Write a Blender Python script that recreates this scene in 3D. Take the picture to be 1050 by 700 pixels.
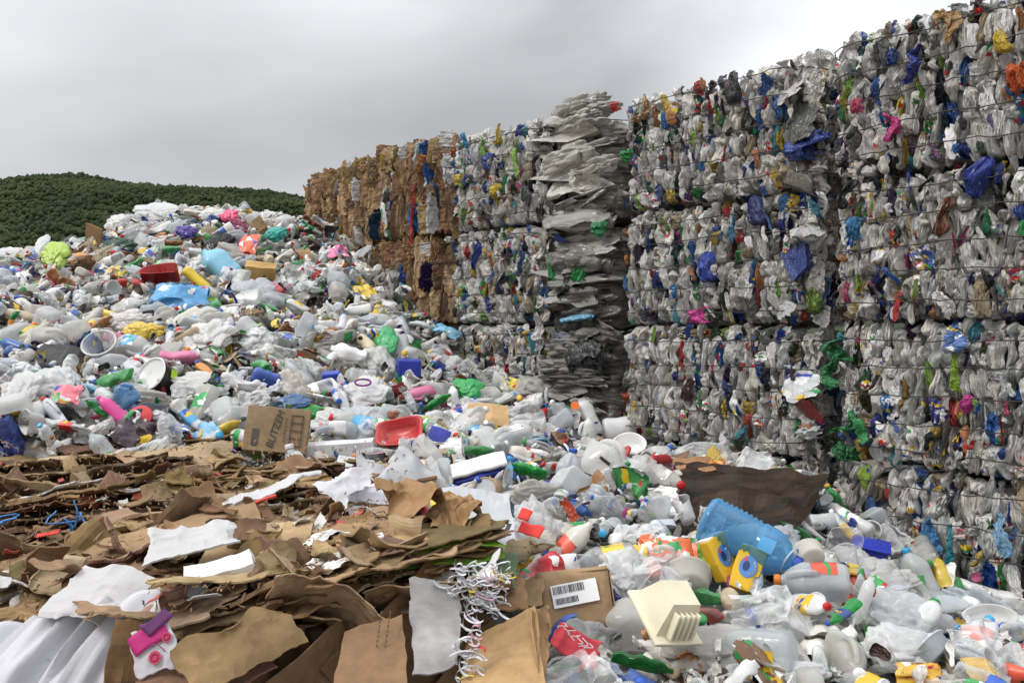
import bpy, bmesh, math, random
import numpy as np
from mathutils import Matrix, Vector, Euler

for o in list(bpy.data.objects):
    bpy.data.objects.remove(o)
scene = bpy.context.scene
R = math.radians

# ------------------------------------------------------------------ camera
CAM_Z, FPX, HORIZON = 1.55, 933.3, 338.0        # eye height, focal length in photo pixels, horizon row
cam_d = bpy.data.cameras.new('camera')
cam_d.lens, cam_d.sensor_width = 32.0, 36.0
cam_d.clip_start, cam_d.clip_end = 0.05, 8000
cam = bpy.data.objects.new('camera', cam_d)
cam.location = (0, 0, CAM_Z)
cam.rotation_euler = (R(90) - math.atan((350 - HORIZON) / FPX), 0, 0)
scene.collection.objects.link(cam)
scene.camera = cam

# ------------------------------------------------------------------ sky and light
SUN_EL, SUN_AZ = 47, -122          # behind and left of the camera, high, veiled by cloud
world = bpy.data.worlds.new('World'); scene.world = world; world.use_nodes = True
wn, wl = world.node_tree.nodes, world.node_tree.links
wn.clear()
w_out = wn.new('ShaderNodeOutputWorld'); w_bg = wn.new('ShaderNodeBackground')
sky = wn.new('ShaderNodeTexSky'); sky.sky_type = 'NISHITA'; sky.sun_disc = False
sky.sun_elevation = R(SUN_EL); sky.sun_rotation = R(SUN_AZ); sky.air_density = 1.0; sky.dust_density = 3.0
w_tc = wn.new('ShaderNodeTexCoord')
w_map = wn.new('ShaderNodeMapping'); w_map.inputs['Scale'].default_value = (1.0, 1.0, 2.2); w_map.inputs['Location'].default_value = (4.84, 3.09, 3.32)
w_n = wn.new('ShaderNodeTexNoise'); w_n.inputs['Scale'].default_value = 1.7; w_n.inputs['Detail'].default_value = 5; w_n.inputs['Roughness'].default_value = 0.42; w_n.inputs['Distortion'].default_value = 0.3
w_r = wn.new('ShaderNodeValToRGB')
w_r.color_ramp.elements[0].position = 0.33; w_r.color_ramp.elements[0].color = (3.7, 3.74, 3.85, 1)
w_r.color_ramp.elements[1].position = 0.62; w_r.color_ramp.elements[1].color = (7.6, 7.7, 7.9, 1)
w_mix = wn.new('ShaderNodeMixRGB'); w_mix.inputs[0].default_value = 0.93
w_bg.inputs['Strength'].default_value = 0.1
wl.new(w_tc.outputs['Generated'], w_map.inputs[0]); wl.new(w_map.outputs[0], w_n.inputs['Vector'])
wl.new(w_n.outputs[0], w_r.inputs[0]); wl.new(sky.outputs[0], w_mix.inputs[1]); wl.new(w_r.outputs[0], w_mix.inputs[2])
# an overcast dome grows brighter from the horizon to the zenith
w_sep = wn.new('ShaderNodeSeparateXYZ'); wl.new(w_tc.outputs['Generated'], w_sep.inputs[0])
w_grad = wn.new('ShaderNodeMapRange'); w_grad.inputs[3].default_value = 0.92; w_grad.inputs[4].default_value = 3.1; w_pow = wn.new('ShaderNodeMath'); w_pow.operation = 'POWER'; w_pow.inputs[1].default_value = 1.7; w_pow.use_clamp = True; wl.new(w_sep.outputs['Z'], w_pow.inputs[0]); wl.new(w_pow.outputs[0], w_grad.inputs[0])
w_mul = wn.new('ShaderNodeMixRGB'); w_mul.blend_type = 'MULTIPLY'; w_mul.inputs[0].default_value = 1.0; w_mul.use_clamp = False
wl.new(w_mix.outputs[0], w_mul.inputs[1]); wl.new(w_grad.outputs[0], w_mul.inputs[2]); wl.new(w_mul.outputs[0], w_bg.inputs[0]); wl.new(w_bg.outputs[0], w_out.inputs[0])

sun_d = bpy.data.lights.new('sun', 'SUN'); sun_d.energy = 1.5; sun_d.angle = R(14); sun_d.color = (1.0, 0.97, 0.92)
sun = bpy.data.objects.new('sun', sun_d); scene.collection.objects.link(sun)
_d = Vector((math.cos(R(SUN_EL)) * math.sin(R(SUN_AZ)), math.cos(R(SUN_EL)) * math.cos(R(SUN_AZ)), math.sin(R(SUN_EL))))
sun.rotation_euler = _d.to_track_quat('Z', 'Y').to_euler()
sun.location = _d * 50

scene.view_settings.view_transform = 'Standard'; scene.view_settings.look = 'None'
scene.view_settings.exposure = 0.28; scene.view_settings.gamma = 1.0
scene.view_settings.use_curve_mapping = False
cy = scene.cycles
cy.max_bounces = 6; cy.diffuse_bounces = 3; cy.glossy_bounces = 2; cy.transmission_bounces = 3; cy.transparent_max_bounces = 10
cy.use_denoising = True
cy.caustics_reflective = False; cy.caustics_refractive = False
cy.use_adaptive_sampling = True; cy.adaptive_threshold = 0.02

rng = np.random.default_rng(20240611)
COL = scene.collection

# ------------------------------------------------------------------ noise
def _hash(i, seed):
    h = (i[:, 0] * 374761393 + i[:, 1] * 668265263 + i[:, 2] * 2147483647 + seed * 1274126177) & 0xffffffff
    h = ((h ^ (h >> 13)) * 1103515245) & 0xffffffff
    h = ((h ^ (h >> 16)) * 2654435761) & 0xffffffff
    return ((h ^ (h >> 15)) & 0xffff) / 32767.5 - 1.0

def vnoise(p, seed=0):
    p = np.asarray(p, float); i = np.floor(p).astype(np.int64); f = p - i
    u = f * f * f * (f * (f * 6 - 15) + 10)
    r = 0
    for dx in (0, 1):
        wx = u[:, 0] if dx else 1 - u[:, 0]
        for dy in (0, 1):
            wy = u[:, 1] if dy else 1 - u[:, 1]
            for dz in (0, 1):
                wz = u[:, 2] if dz else 1 - u[:, 2]
                r = r + wx * wy * wz * _hash(i + np.array([dx, dy, dz]), seed)
    return r

def fbm(p, seed=0, octv=3):
    r, a = 0, 1.0
    for k in range(octv):
        r = r + a * vnoise(np.asarray(p) * 2 ** k + 17.3 * k, seed + k); a *= 0.5
    return r

def ridged(p, seed=0, octv=2):
    r, a = 0, 1.0
    for k in range(octv):
        r = r + a * (1 - 2.2 * np.abs(vnoise(np.asarray(p) * 2 ** k + 9.7 * k, seed + k))); a *= 0.5
    return r

# ------------------------------------------------------------------ materials
def newmat(name):
    m = bpy.data.materials.new(name); m.use_nodes = True
    n, l = m.node_tree.nodes, m.node_tree.links
    n.clear(); out = n.new('ShaderNodeOutputMaterial')
    return m, n, l, out

def bump(n, l, height, strength, dist=0.01):
    b = n.new('ShaderNodeBump'); b.inputs['Strength'].default_value = strength; b.inputs['Distance'].default_value = dist
    l.new(height, b.inputs['Height']); return b.outputs[0]

def crinkle(n, l, scale, strength, dist=0.01, stretch=(1, 1, 1)):
    tc = n.new('ShaderNodeTexCoord'); mp = n.new('ShaderNodeMapping'); mp.inputs['Scale'].default_value = stretch
    oi = n.new('ShaderNodeObjectInfo'); va = n.new('ShaderNodeVectorMath'); va.operation = 'ADD'
    sc_ = n.new('ShaderNodeVectorMath'); sc_.operation = 'SCALE'; sc_.inputs['Scale'].default_value = 37.0
    cb = n.new('ShaderNodeCombineXYZ')
    for k in range(3): l.new(oi.outputs['Random'], cb.inputs[k])
    l.new(cb.outputs[0], sc_.inputs[0]); l.new(tc.outputs['Object'], va.inputs[0]); l.new(sc_.outputs[0], va.inputs[1])
    l.new(va.outputs[0], mp.inputs[0])
    nz = n.new('ShaderNodeTexNoise'); nz.inputs['Scale'].default_value = scale; nz.inputs['Detail'].default_value = 3; nz.inputs['Distortion'].default_value = 1.2
    l.new(mp.outputs[0], nz.inputs['Vector'])
    ab = n.new('ShaderNodeMath'); ab.operation = 'SUBTRACT'; ab.inputs[1].default_value = 0.5; l.new(nz.outputs[0], ab.inputs[0])
    a2 = n.new('ShaderNodeMath'); a2.operation = 'ABSOLUTE'; l.new(ab.outputs[0], a2.inputs[0])
    return bump(n, l, a2.outputs[0], strength, dist), oi, mp.outputs[0]

def mul_noise(n, l, color, vec, scale, lo, hi, detail=4):
    """dirt and wear: multiplies a colour by a noise between lo and hi"""
    nz = n.new('ShaderNodeTexNoise'); nz.inputs['Scale'].default_value = scale; nz.inputs['Detail'].default_value = detail
    if vec is not None: l.new(vec, nz.inputs['Vector'])
    mr = n.new('ShaderNodeMapRange'); mr.inputs[1].default_value = 0.3; mr.inputs[2].default_value = 0.7
    mr.inputs[3].default_value = lo; mr.inputs[4].default_value = hi; l.new(nz.outputs[0], mr.inputs[0])
    mx = n.new('ShaderNodeMixRGB'); mx.blend_type = 'MULTIPLY'; mx.inputs[0].default_value = 1
    l.new(color, mx.inputs[1]); l.new(mr.outputs[0], mx.inputs[2]); return mx.outputs[0]

def pbsdf(n, rough=0.5, spec=0.5, metal=0.0):
    p = n.new('ShaderNodeBsdfPrincipled'); p.inputs['Roughness'].default_value = rough
    p.inputs['Specular IOR Level'].default_value = spec; p.inputs['Metallic'].default_value = metal
    return p

def mat_clear(name, base_fac, scale, strength, body=0.75):
    """thin clear plastic: straight-through film, hazy and shiny at grazing angles and on its creases"""
    m, n, l, out = newmat(name)
    nrm, oi, vec = crinkle(n, l, scale, strength)
    tr = n.new('ShaderNodeBsdfTransparent'); l.new(oi.outputs['Color'], tr.inputs[0])
    p = pbsdf(n, 0.12, 0.7); l.new(nrm, p.inputs['Normal'])
    mx = n.new('ShaderNodeMixRGB'); mx.inputs[0].default_value = 1; mx.blend_type = 'MULTIPLY'
    mx.inputs[1].default_value = (body, body, body, 1); l.new(oi.outputs['Color'], mx.inputs[2])
    l.new(mul_noise(n, l, mx.outputs[0], vec, 9, 0.75, 1.0), p.inputs['Base Color'])
    lw = n.new('ShaderNodeLayerWeight'); lw.inputs[0].default_value = 0.45; l.new(nrm, lw.inputs['Normal'])
    mr = n.new('ShaderNodeMapRange'); mr.inputs[3].default_value = base_fac; mr.inputs[4].default_value = 0.95
    l.new(lw.outputs['Facing'], mr.inputs[0])
    s = n.new('ShaderNodeMixShader'); l.new(mr.outputs[0], s.inputs[0]); l.new(tr.outputs[0], s.inputs[1]); l.new(p.outputs[0], s.inputs[2])
    l.new(s.outputs[0], out.inputs[0]); return m

def mat_hdpe(name, trans=0.3, rough=0.38, scale=14, strength=0.25, lo=0.8, see=0.0):
    m, n, l, out = newmat(name)
    nrm, oi, vec = crinkle(n, l, scale, strength)
    c = mul_noise(n, l, oi.outputs['Color'], vec, 7, lo, 1.0)
    dn = n.new('ShaderNodeTexNoise'); dn.inputs['Scale'].default_value = 11; dn.inputs['Detail'].default_value = 6; dn.inputs['Roughness'].default_value = .7; l.new(vec, dn.inputs['Vector'])
    dm = n.new('ShaderNodeMapRange'); dm.inputs[1].default_value = .56; dm.inputs[2].default_value = .74; dm.inputs[4].default_value = .55; l.new(dn.outputs[0], dm.inputs[0])
    dx = n.new('ShaderNodeMixRGB'); dx.blend_type = 'MULTIPLY'; dx.inputs[2].default_value = (.55, .45, .33, 1); l.new(dm.outputs[0], dx.inputs[0]); l.new(c, dx.inputs[1]); c = dx.outputs[0]
    p = pbsdf(n, rough, 0.5); l.new(nrm, p.inputs['Normal']); l.new(c, p.inputs['Base Color'])
    t = n.new('ShaderNodeBsdfTranslucent'); l.new(c, t.inputs[0]); l.new(nrm, t.inputs['Normal'])
    s = n.new('ShaderNodeMixShader'); s.inputs[0].default_value = trans
    l.new(p.outputs[0], s.inputs[1]); l.new(t.outputs[0], s.inputs[2])
    last = s
    if see > 0:
        tr = n.new('ShaderNodeBsdfTransparent')
        s2 = n.new('ShaderNodeMixShader'); s2.inputs[0].default_value = see
        l.new(s.outputs[0], s2.inputs[1]); l.new(tr.outputs[0], s2.inputs[2]); last = s2
    l.new(last.outputs[0], out.inputs[0]); return m

def mat_printed(name, scale=16, share=0.45, rough=0.35):
    """packaging film printed in patches of other inks"""
    m, n, l, out = newmat(name)
    nrm, oi, vec = crinkle(n, l, 18, 0.35)
    vs = n.new('ShaderNodeVectorMath'); vs.operation = 'MULTIPLY'; vs.inputs[1].default_value = (scale * .35, scale * .8, scale * 1.6); wn_ = n.new('ShaderNodeTexNoise'); wn_.inputs['Scale'].default_value = scale * .5; l.new(vec, wn_.inputs['Vector']); wa = n.new('ShaderNodeVectorMath'); wa.operation = 'MULTIPLY_ADD'; wa.inputs[1].default_value = (2.2 / scale,) * 3; l.new(wn_.outputs['Color'], wa.inputs[0]); l.new(vec, wa.inputs[2]); l.new(wa.outputs[0], vs.inputs[0])
    fl_ = n.new('ShaderNodeVectorMath'); fl_.operation = 'FLOOR'; l.new(vs.outputs[0], fl_.inputs[0])
    vo = n.new('ShaderNodeTexWhiteNoise'); l.new(fl_.outputs[0], vo.inputs['Vector'])
    hs = n.new('ShaderNodeSeparateColor'); l.new(vo.outputs['Color'], hs.inputs[0])
    cc = n.new('ShaderNodeValToRGB'); cc.color_ramp.interpolation = 'CONSTANT'
    e = cc.color_ramp.elements; e[0].position = 0; e[0].color = (0.75, 0.75, 0.74, 1); e[1].position = 0.3; e[1].color = (0.55, 0.03, 0.03, 1)
    for pos, c in ((0.45, (0.03, 0.08, 0.4, 1)), (0.6, (0.75, 0.5, 0.03, 1)), (0.75, (0.8, 0.8, 0.8, 1)), (0.88, (0.03, 0.3, 0.08, 1))):
        x = e.new(pos); x.color = c
    l.new(hs.outputs[0], cc.inputs[0])
    gt = n.new('ShaderNodeMath'); gt.operation = 'LESS_THAN'; gt.inputs[1].default_value = share; l.new(hs.outputs[1], gt.inputs[0])
    mx = n.new('ShaderNodeMixRGB'); l.new(gt.outputs[0], mx.inputs[0]); l.new(oi.outputs['Color'], mx.inputs[1]); l.new(cc.outputs[0], mx.inputs[2])
    p = pbsdf(n, rough, 0.5); l.new(mul_noise(n, l, mx.outputs[0], vec, 8, 0.75, 1), p.inputs['Base Color']); l.new(nrm, p.inputs['Normal'])
    l.new(p.outputs[0], out.inputs[0]); return m

def mat_plain(name, color=None, rough=0.6, lo=0.75, scale=8, bscale=20, bstr=0.2, metal=0.0, spec=0.4, stretch=(1, 1, 1)):
    m, n, l, out = newmat(name)
    nrm, oi, vec = crinkle(n, l, bscale, bstr, stretch=stretch)
    if color is None: c = oi.outputs['Color']
    else:
        rg = n.new('ShaderNodeRGB'); rg.outputs[0].default_value = (*color, 1); c = rg.outputs[0]
    p = pbsdf(n, rough, spec, metal); l.new(mul_noise(n, l, c, vec, scale, lo, 1.0), p.inputs['Base Color']); l.new(nrm, p.inputs['Normal'])
    l.new(p.outputs[0], out.inputs[0]); return m

def mat_cardboard(name):
    m, n, l, out = newmat(name)
    nrm, oi, vec = crinkle(n, l, 9, 0.35)
    c = mul_noise(n, l, oi.outputs['Color'], vec, 3.5, 0.55, 1.05)
    c = mul_noise(n, l, c, vec, 30, 0.82, 1.06)
    wv = n.new('ShaderNodeTexWave'); wv.inputs['Scale'].default_value = 45; wv.inputs['Distortion'].default_value = 0.6; l.new(vec, wv.inputs['Vector'])
    b2 = n.new('ShaderNodeBump'); b2.inputs['Strength'].default_value = 0.12; b2.inputs['Distance'].default_value = 0.004
    l.new(wv.outputs[0], b2.inputs['Height']); l.new(nrm, b2.inputs['Normal'])
    p = pbsdf(n, 0.85, 0.15); l.new(c, p.inputs['Base Color']); l.new(b2.outputs[0], p.inputs['Normal'])
    l.new(p.outputs[0], out.inputs[0]); return m

M_CLEAR = mat_clear('clear_plastic', 0.10, 13, 0.7, 0.92)
M_CLEARW = mat_clear('crushed_clear_plastic', 0.4, 7, 0.7, 0.85)
M_HDPE = mat_hdpe('milky_plastic', 0.28, 0.22, 12, 0.35, 0.88)
M_NATURAL = mat_hdpe('natural_jug_plastic', 0.42, 0.18, 11, 0.45, 0.82, 0.32)
M_FILM = mat_hdpe('bag_film', 0.35, 0.18, 15, 0.6, 0.84, 0.24)
M_THIN = mat_clear('thin_clear_film', 0.28, 17, 0.6, 0.9)
M_OPAQUE = mat_hdpe('coloured_plastic', 0.08, 0.32, 16, 0.25, 0.8)
M_TINT = mat_clear('tinted_bottle_plastic', 0.22, 12, 0.6, 0.8)
def mat_baled(name, stretch=(3.0, 1.5, .7)):
    m, n, l, out = newmat(name)
    nrm, oi, vec = crinkle(n, l, 2.6, 0.6, 0.06, stretch)
    c = mul_noise(n, l, oi.outputs['Color'], vec, 3.2, 0.72, 1.12, 5)
    p = pbsdf(n, 0.2, 0.65); l.new(nrm, p.inputs['Normal']); l.new(c, p.inputs['Base Color'])
    t = n.new('ShaderNodeBsdfTranslucent'); l.new(c, t.inputs[0])
    s = n.new('ShaderNodeMixShader'); s.inputs[0].default_value = .15; l.new(p.outputs[0], s.inputs[1]); l.new(t.outputs[0], s.inputs[2]); l.new(s.outputs[0], out.inputs[0]); return m
M_BALED = mat_baled('baled_plastic')
M_FILMB = mat_baled('baled_film', (.6, 1.5, 3.4))
M_PRINT = mat_printed('printed_film', 34, .24)
M_PRINTB = mat_printed('printed_scraps', 5, 0.28)
M_CARD = mat_cardboard('cardboard')
M_PAPER = mat_plain('paper', None, 0.75, 0.85, 6, 14, 0.25)
M_FOAM = mat_plain('foam', (0.62, 0.63, 0.64), 0.8, 0.8, 12, 60, 0.2)
M_METAL = mat_plain('can_metal', (0.62, 0.62, 0.63), 0.3, 0.8, 10, 20, 0.3, 0.9)
M_WIRE = mat_plain('baling_wire', (0.06, 0.055, 0.05), 0.5, 0.6, 30, 60, 0.1, 0.6)
M_INK = mat_plain('print_ink', None, 0.5, 0.9, 10, 20, 0.05)

# ------------------------------------------------------------------ mesh helpers
def mk(name, verts, faces, mat=None, smooth=True, mats=None, mi=None):
    me = bpy.data.meshes.new(name)
    me.from_pydata(np.asarray(verts, float).tolist(), [], [tuple(int(i) for i in f) for f in faces])
    for m in (mats or [mat]): me.materials.append(m)
    if mi is not None: me.polygons.foreach_set('material_index', np.asarray(mi, np.int32))
    if smooth: me.polygons.foreach_set('use_smooth', np.ones(len(me.polygons), bool))
    me.update(); return me

def add(name, me, loc=(0, 0, 0), rot=None, scale=(1, 1, 1), parent=None, color=None, mat=None):
    o = bpy.data.objects.new(name, me)
    M = Matrix.LocRotScale(Vector(loc), rot if rot is not None else Euler((0, 0, 0)), Vector(scale) if not np.isscalar(scale) else Vector((scale,) * 3))
    COL.objects.link(o)
    if parent is not None: o.parent = parent
    o.matrix_basis = M
    if color is not None: o.color = (*color[:3], 1)
    if mat is not None and me is not None:
        for s in o.material_slots:
            s.link = 'OBJECT'; s.material = mat
    return o

def empty(name, loc, label=None, cat=None, group=None, rot=None):
    o = bpy.data.objects.new(name, None); COL.objects.link(o); o.location = loc; o.empty_display_size = 0.05
    if rot is not None: o.rotation_mode = 'QUATERNION'; o.rotation_quaternion = rot
    tag(o, label, cat, group); return o

def tag(o, label=None, cat=None, group=None, kind=None):
    if label: o['label'] = label
    if cat: o['category'] = cat
    if group: o['group'] = group
    if kind: o['kind'] = kind
    return o

def grid_faces(nr, ns, wrap=True, off=0):
    f = []
    for i in range(nr - 1):
        for j in range(ns if wrap else ns - 1):
            a = off + i * ns + j; b = off + i * ns + (j + 1) % ns
            f.append((a, b, b + ns, a + ns))
    return f

def lathe(profile, seg=20, ax=1.0, ay=1.0, n=2.0, rings=None, cap0=True, cap1=True, roundz=None):
    """profile: (r, z) list; n: superellipse power (2 round, 5 boxy); boxiness fades with roundz(z)"""
    pr = np.array(profile, float)
    if rings:
        s = np.r_[0, np.cumsum(np.hypot(*np.diff(pr, axis=0).T))]
        q = np.linspace(0, s[-1], rings); pr = np.c_[np.interp(q, s, pr[:, 0]), np.interp(q, s, pr[:, 1])]
    th = np.linspace(0, 2 * math.pi, seg, endpoint=False)
    V = []
    for r, z in pr:
        w = 1.0 if roundz is None else roundz(z)
        nn = 2 + (n - 2) * w; x_, y_ = 1 + (ax - 1) * w, 1 + (ay - 1) * w
        k = (np.abs(np.cos(th)) ** nn + np.abs(np.sin(th)) ** nn) ** (-1 / nn)
        V.append(np.c_[r * k * np.cos(th) * x_, r * k * np.sin(th) * y_, np.full(seg, z)])
    V = np.concatenate(V); F = grid_faces(len(pr), seg)
    if cap0: F.append(tuple(range(seg))[::-1])
    if cap1: F.append(tuple(range((len(pr) - 1) * seg, len(pr) * seg)))
    return V, F

def tube(path, r, seg=8, off=0, caps=True):
    P = np.array(path, float); V = []
    up = np.array([0.31, 0.17, 0.93])
    for i in range(len(P)):
        t = P[min(i + 1, len(P) - 1)] - P[max(i - 1, 0)]; t /= np.linalg.norm(t) + 1e-9
        a = np.cross(t, up); a /= np.linalg.norm(a) + 1e-9; b = np.cross(t, a)
        rr = r[i] if hasattr(r, '__len__') else r
        for k in range(seg):
            w = 2 * math.pi * k / seg; V.append(P[i] + rr * (a * math.cos(w) + b * math.sin(w)))
    F = grid_faces(len(P), seg, True, off)
    if caps:
        F.append(tuple(range(off, off + seg))); F.append(tuple(range(off + (len(P) - 1) * seg, off + len(P) * seg)))
    return np.array(V), F

def join(*vf):
    V, F, o = [], [], 0
    for v, f in vf:
        V.append(np.asarray(v)); F += [tuple(i + o for i in q) for q in f]; o += len(v)
    return np.concatenate(V), F

def box(c, s, bev=0.0):
    x, y, z = np.array(s) / 2
    if bev <= 0:
        V = np.array([(i * x, j * y, k * z) for k in (-1, 1) for j in (-1, 1) for i in (-1, 1)]) + np.array(c)
        return V, [(0, 2, 3, 1), (4, 5, 7, 6), (0, 1, 5, 4), (2, 6, 7, 3), (0, 4, 6, 2), (1, 3, 7, 5)]
    bm = bmesh.new(); bmesh.ops.create_cube(bm, size=1)
    for v in bm.verts: v.co = Vector((v.co.x * s[0], v.co.y * s[1], v.co.z * s[2]))
    bmesh.ops.bevel(bm, geom=bm.edges[:], offset=bev, segments=2, affect='EDGES', profile=0.5)
    bm.verts.index_update()
    V = np.array([v.co[:] for v in bm.verts]) + np.array(c); F = [tuple(v.index for v in f.verts) for f in bm.faces]; bm.free()
    return V, F

def crush(V, rg, amt=0.3, dents=5, rid=0.0, freq=14, bend=0.0):
    """crumple a shape: flatten it unevenly, knock dents in, buckle and bend it"""
    V = V.copy(); L = V[:, 2].max() - V[:, 2].min(); W = max(np.ptp(V[:, 0]), np.ptp(V[:, 1])); zc = V[:, 2].mean()
    sd = int(rg.integers(1e6))
    a = rg.uniform(0, math.pi); c, s = math.cos(a), math.sin(a)
    X = V[:, 0] * c + V[:, 1] * s; Y = -V[:, 0] * s + V[:, 1] * c
    nz = vnoise(np.c_[V[:, 2] / L * 2.2, np.zeros(len(V)), np.zeros(len(V))], sd)
    f = np.clip(1 - amt * (0.75 + 0.55 * nz), 0.12, 1.1); X *= f; Y *= 1 + (1 - f) * 0.42
    V[:, 0] = X * c - Y * s; V[:, 1] = X * s + Y * c
    for _ in range(dents):
        w = rg.uniform(0, 2 * math.pi); d = np.array([math.cos(w), math.sin(w), rg.uniform(-.5, .5)])
        p = d * W * 0.5 + np.array([0, 0, zc + rg.uniform(-.4, .4) * L])
        q = np.sum((V - p) ** 2, 1) / (W * rg.uniform(0.3, 0.62)) ** 2
        V -= d * (W * rg.uniform(0.12, 0.4) * (0.3 + amt)) * np.exp(-q)[:, None]
    if rid > 0:
        rad = V.copy(); rad[:, 2] = 0; rad /= np.linalg.norm(rad, axis=1)[:, None] + 1e-6
        V += rad * (rid * ridged(V * freq, sd + 5))[:, None] + rid * 0.5 * np.c_[vnoise(V * freq, sd + 8), vnoise(V * freq, sd + 9), vnoise(V * freq, sd + 10)]
    if amt > .05:
        for _ in range(int(rg.integers(2, 5))):
            nn = rg.normal(0, 1, 3) * np.array([1, 1, .45]); nn /= np.linalg.norm(nn); d = V @ nn; d = d - np.quantile(d, rg.uniform(.08, .3))
            V = V - nn * (np.minimum(d, 0) * rg.uniform(.35, .95))[:, None]
    if bend:
        k = bend * ((V[:, 2] - zc) / L) ** 2 * L; w = rg.uniform(0, 6.28)
        V[:, 0] += k * math.cos(w); V[:, 1] += k * math.sin(w)
    return V

def mesh_arrays(me):
    a = np.empty(len(me.vertices) * 3); me.vertices.foreach_get('co', a); return a.reshape(-1, 3), [tuple(q.vertices) for q in me.polygons]

def place_on(V, M):
    return (np.c_[V, np.ones(len(V))] @ np.array(M).T)[:, :3]

# ------------------------------------------------------------------ photo geometry helpers: rays into the built place
def ray(u, v):
    return np.array([(u - 525) / FPX, 1.0, (HORIZON - v) / FPX])

def pt(u, v, d):
    r = ray(u, v) * d; r[2] += CAM_Z; return r

# the bale wall: a straight line on the ground, running away to the left
W0 = np.array([2.476, 4.40]); WD = np.array([-0.65, 0.76]); WD = WD / np.linalg.norm(WD); WN = np.array([-WD[1], WD[0]])
if WN[1] > 0: WN = -WN
def wall_tz(u, v):
    r = ray(u, v); A = np.array([[WD[0], -r[0]], [WD[1], -r[1]]]); t, d = np.linalg.solve(A, -W0)
    return t, CAM_Z + r[2] * d

# ------------------------------------------------------------------ the heap's surface
CP = [(1050, 712, 3.0), (760, 695, 2.9), (600, 695, 2.75), (1000, 640, 4.35), (930, 610, 4.3), (850, 566, 4.15), (770, 566, 3.95),
      (700, 520, 4.6), (640, 478, 6.1), (700, 474, 5.6), (800, 500, 5.0), (760, 520, 4.75), (560, 412, 6.95), (470, 382, 7.5), (420, 312, 8.2), (400, 290, 8.5), (340, 242, 9.3),
      (305, 231, 9.9), (285, 234, 10.8), (220, 231, 11.3), (160, 226, 11.0), (100, 253, 10.3), (50, 269, 9.8), (0, 280, 9.3), (-80, 285, 8.9),
      (200, 300, 8.0), (300, 300, 8.2), (100, 330, 7.2), (0, 330, 6.8), (350, 350, 7.0), (250, 400, 5.9), (100, 400, 5.7), (0, 400, 5.5), (-100, 400, 5.4),
      (400, 430, 5.6), (520, 470, 5.0), (600, 502, 4.4), (650, 560, 3.7), (600, 610, 3.3), (860, 620, 3.5), (940, 650, 3.45), (700, 640, 3.2), (520, 520, 4.2), (450, 470, 5.0)]
HP = [tuple(pt(*c)) for c in CP] + [(-3.5, 14, 1.2), (-5, 13, 1.0), (-1.6, 13.5, 1.4), (-8, 11, 1.1), (-7.5, 7, 1.5), (-6, 4, 0.9), (-2.2, 11.9, 2.6),
      (0.6, 1.6, 0.4), (1.6, 1.5, 0.25), (2.6, 2.3, 0.2), (2.9, 3.2, 0.15), (-1, 1.2, 0.3), (-2, 2.6, 0.3), (-.9, 3.2, 0.45), (-1.6, 4.3, .6), (-.3, 2.6, .42), (-3.4, 3.8, .6), (0, 0.4, 0.2)]
HP = np.array(HP)
_K = np.hypot(HP[:, None, 0] - HP[None, :, 0], HP[:, None, 1] - HP[None, :, 1])
_w = np.linalg.solve(_K + np.eye(len(HP)) * 0.02, HP[:, 2])
GX0, GX1, GY0, GY1, GS = -9.0, 4.2, 0.3, 14.4, 0.06
gx = np.arange(GX0, GX1, GS); gy = np.arange(GY0, GY1, GS)
XX, YY = np.meshgrid(gx, gy)
def h_raw(x, y):
    return np.sum(_w * np.hypot(np.asarray(x)[..., None] - HP[:, 0], np.asarray(y)[..., None] - HP[:, 1]), -1)
HH = h_raw(XX, YY)
_pn = np.c_[XX.ravel(), YY.ravel(), np.zeros(XX.size)]
HH = HH + (0.06 * vnoise(_pn * 1.7, 3) + 0.045 * vnoise(_pn * 4.1, 4)).reshape(HH.shape)
HH = np.maximum(HH, 0.02)
def H(x, y):
    fx = min(max((x - GX0) / GS, 0), len(gx) - 1.01); fy = min(max((y - GY0) / GS, 0), len(gy) - 1.01)
    i, j = int(fy), int(fx); a, b = fy - i, fx - j
    return float((HH[i, j] * (1 - b) + HH[i, j + 1] * b) * (1 - a) + (HH[i + 1, j] * (1 - b) + HH[i + 1, j + 1] * b) * a)
def Hn(x, y, e=0.12):
    n = Vector((H(x - e, y) - H(x + e, y), H(x, y - e) - H(x, y + e), 2 * e)); n.normalize(); return n
def at(u, v, lift=0.06):
    """the point of the heap (raised by lift) seen along a ray"""
    r = ray(u, v); d = 2.0
    while d < 13.5:
        p = r * d
        if CAM_Z + p[2] <= H(p[0], p[1]) + lift: break
        d += 0.02
    return Vector((p[0], p[1], CAM_Z + p[2]))
def proj(p):
    a = math.atan((350 - HORIZON) / FPX); y, z = p[1], p[2] - CAM_Z
    return 525 + FPX * p[0] / max(y, .1), HORIZON - FPX * z / max(y, .1)

# ================================================================== SETTING
# ground
m, n, l, out = newmat('bare_earth')
tc = n.new('ShaderNodeTexCoord'); rg_ = n.new('ShaderNodeRGB'); rg_.outputs[0].default_value = (0.16, 0.13, 0.1, 1)
p = pbsdf(n, 0.9, 0.2); c = mul_noise(n, l, rg_.outputs[0], tc.outputs['Object'], 0.8, 0.6, 1.1); c = mul_noise(n, l, c, tc.outputs['Object'], 12, 0.6, 1.1)
l.new(c, p.inputs['Base Color']); l.new(p.outputs[0], out.inputs[0])
g = add('ground', mk('ground', [(-4000, -4000, 0), (4000, -4000, 0), (4000, 4000, 0), (-4000, 4000, 0)], [(0, 1, 2, 3)], m, False)); tag(g, kind='structure')

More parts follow.
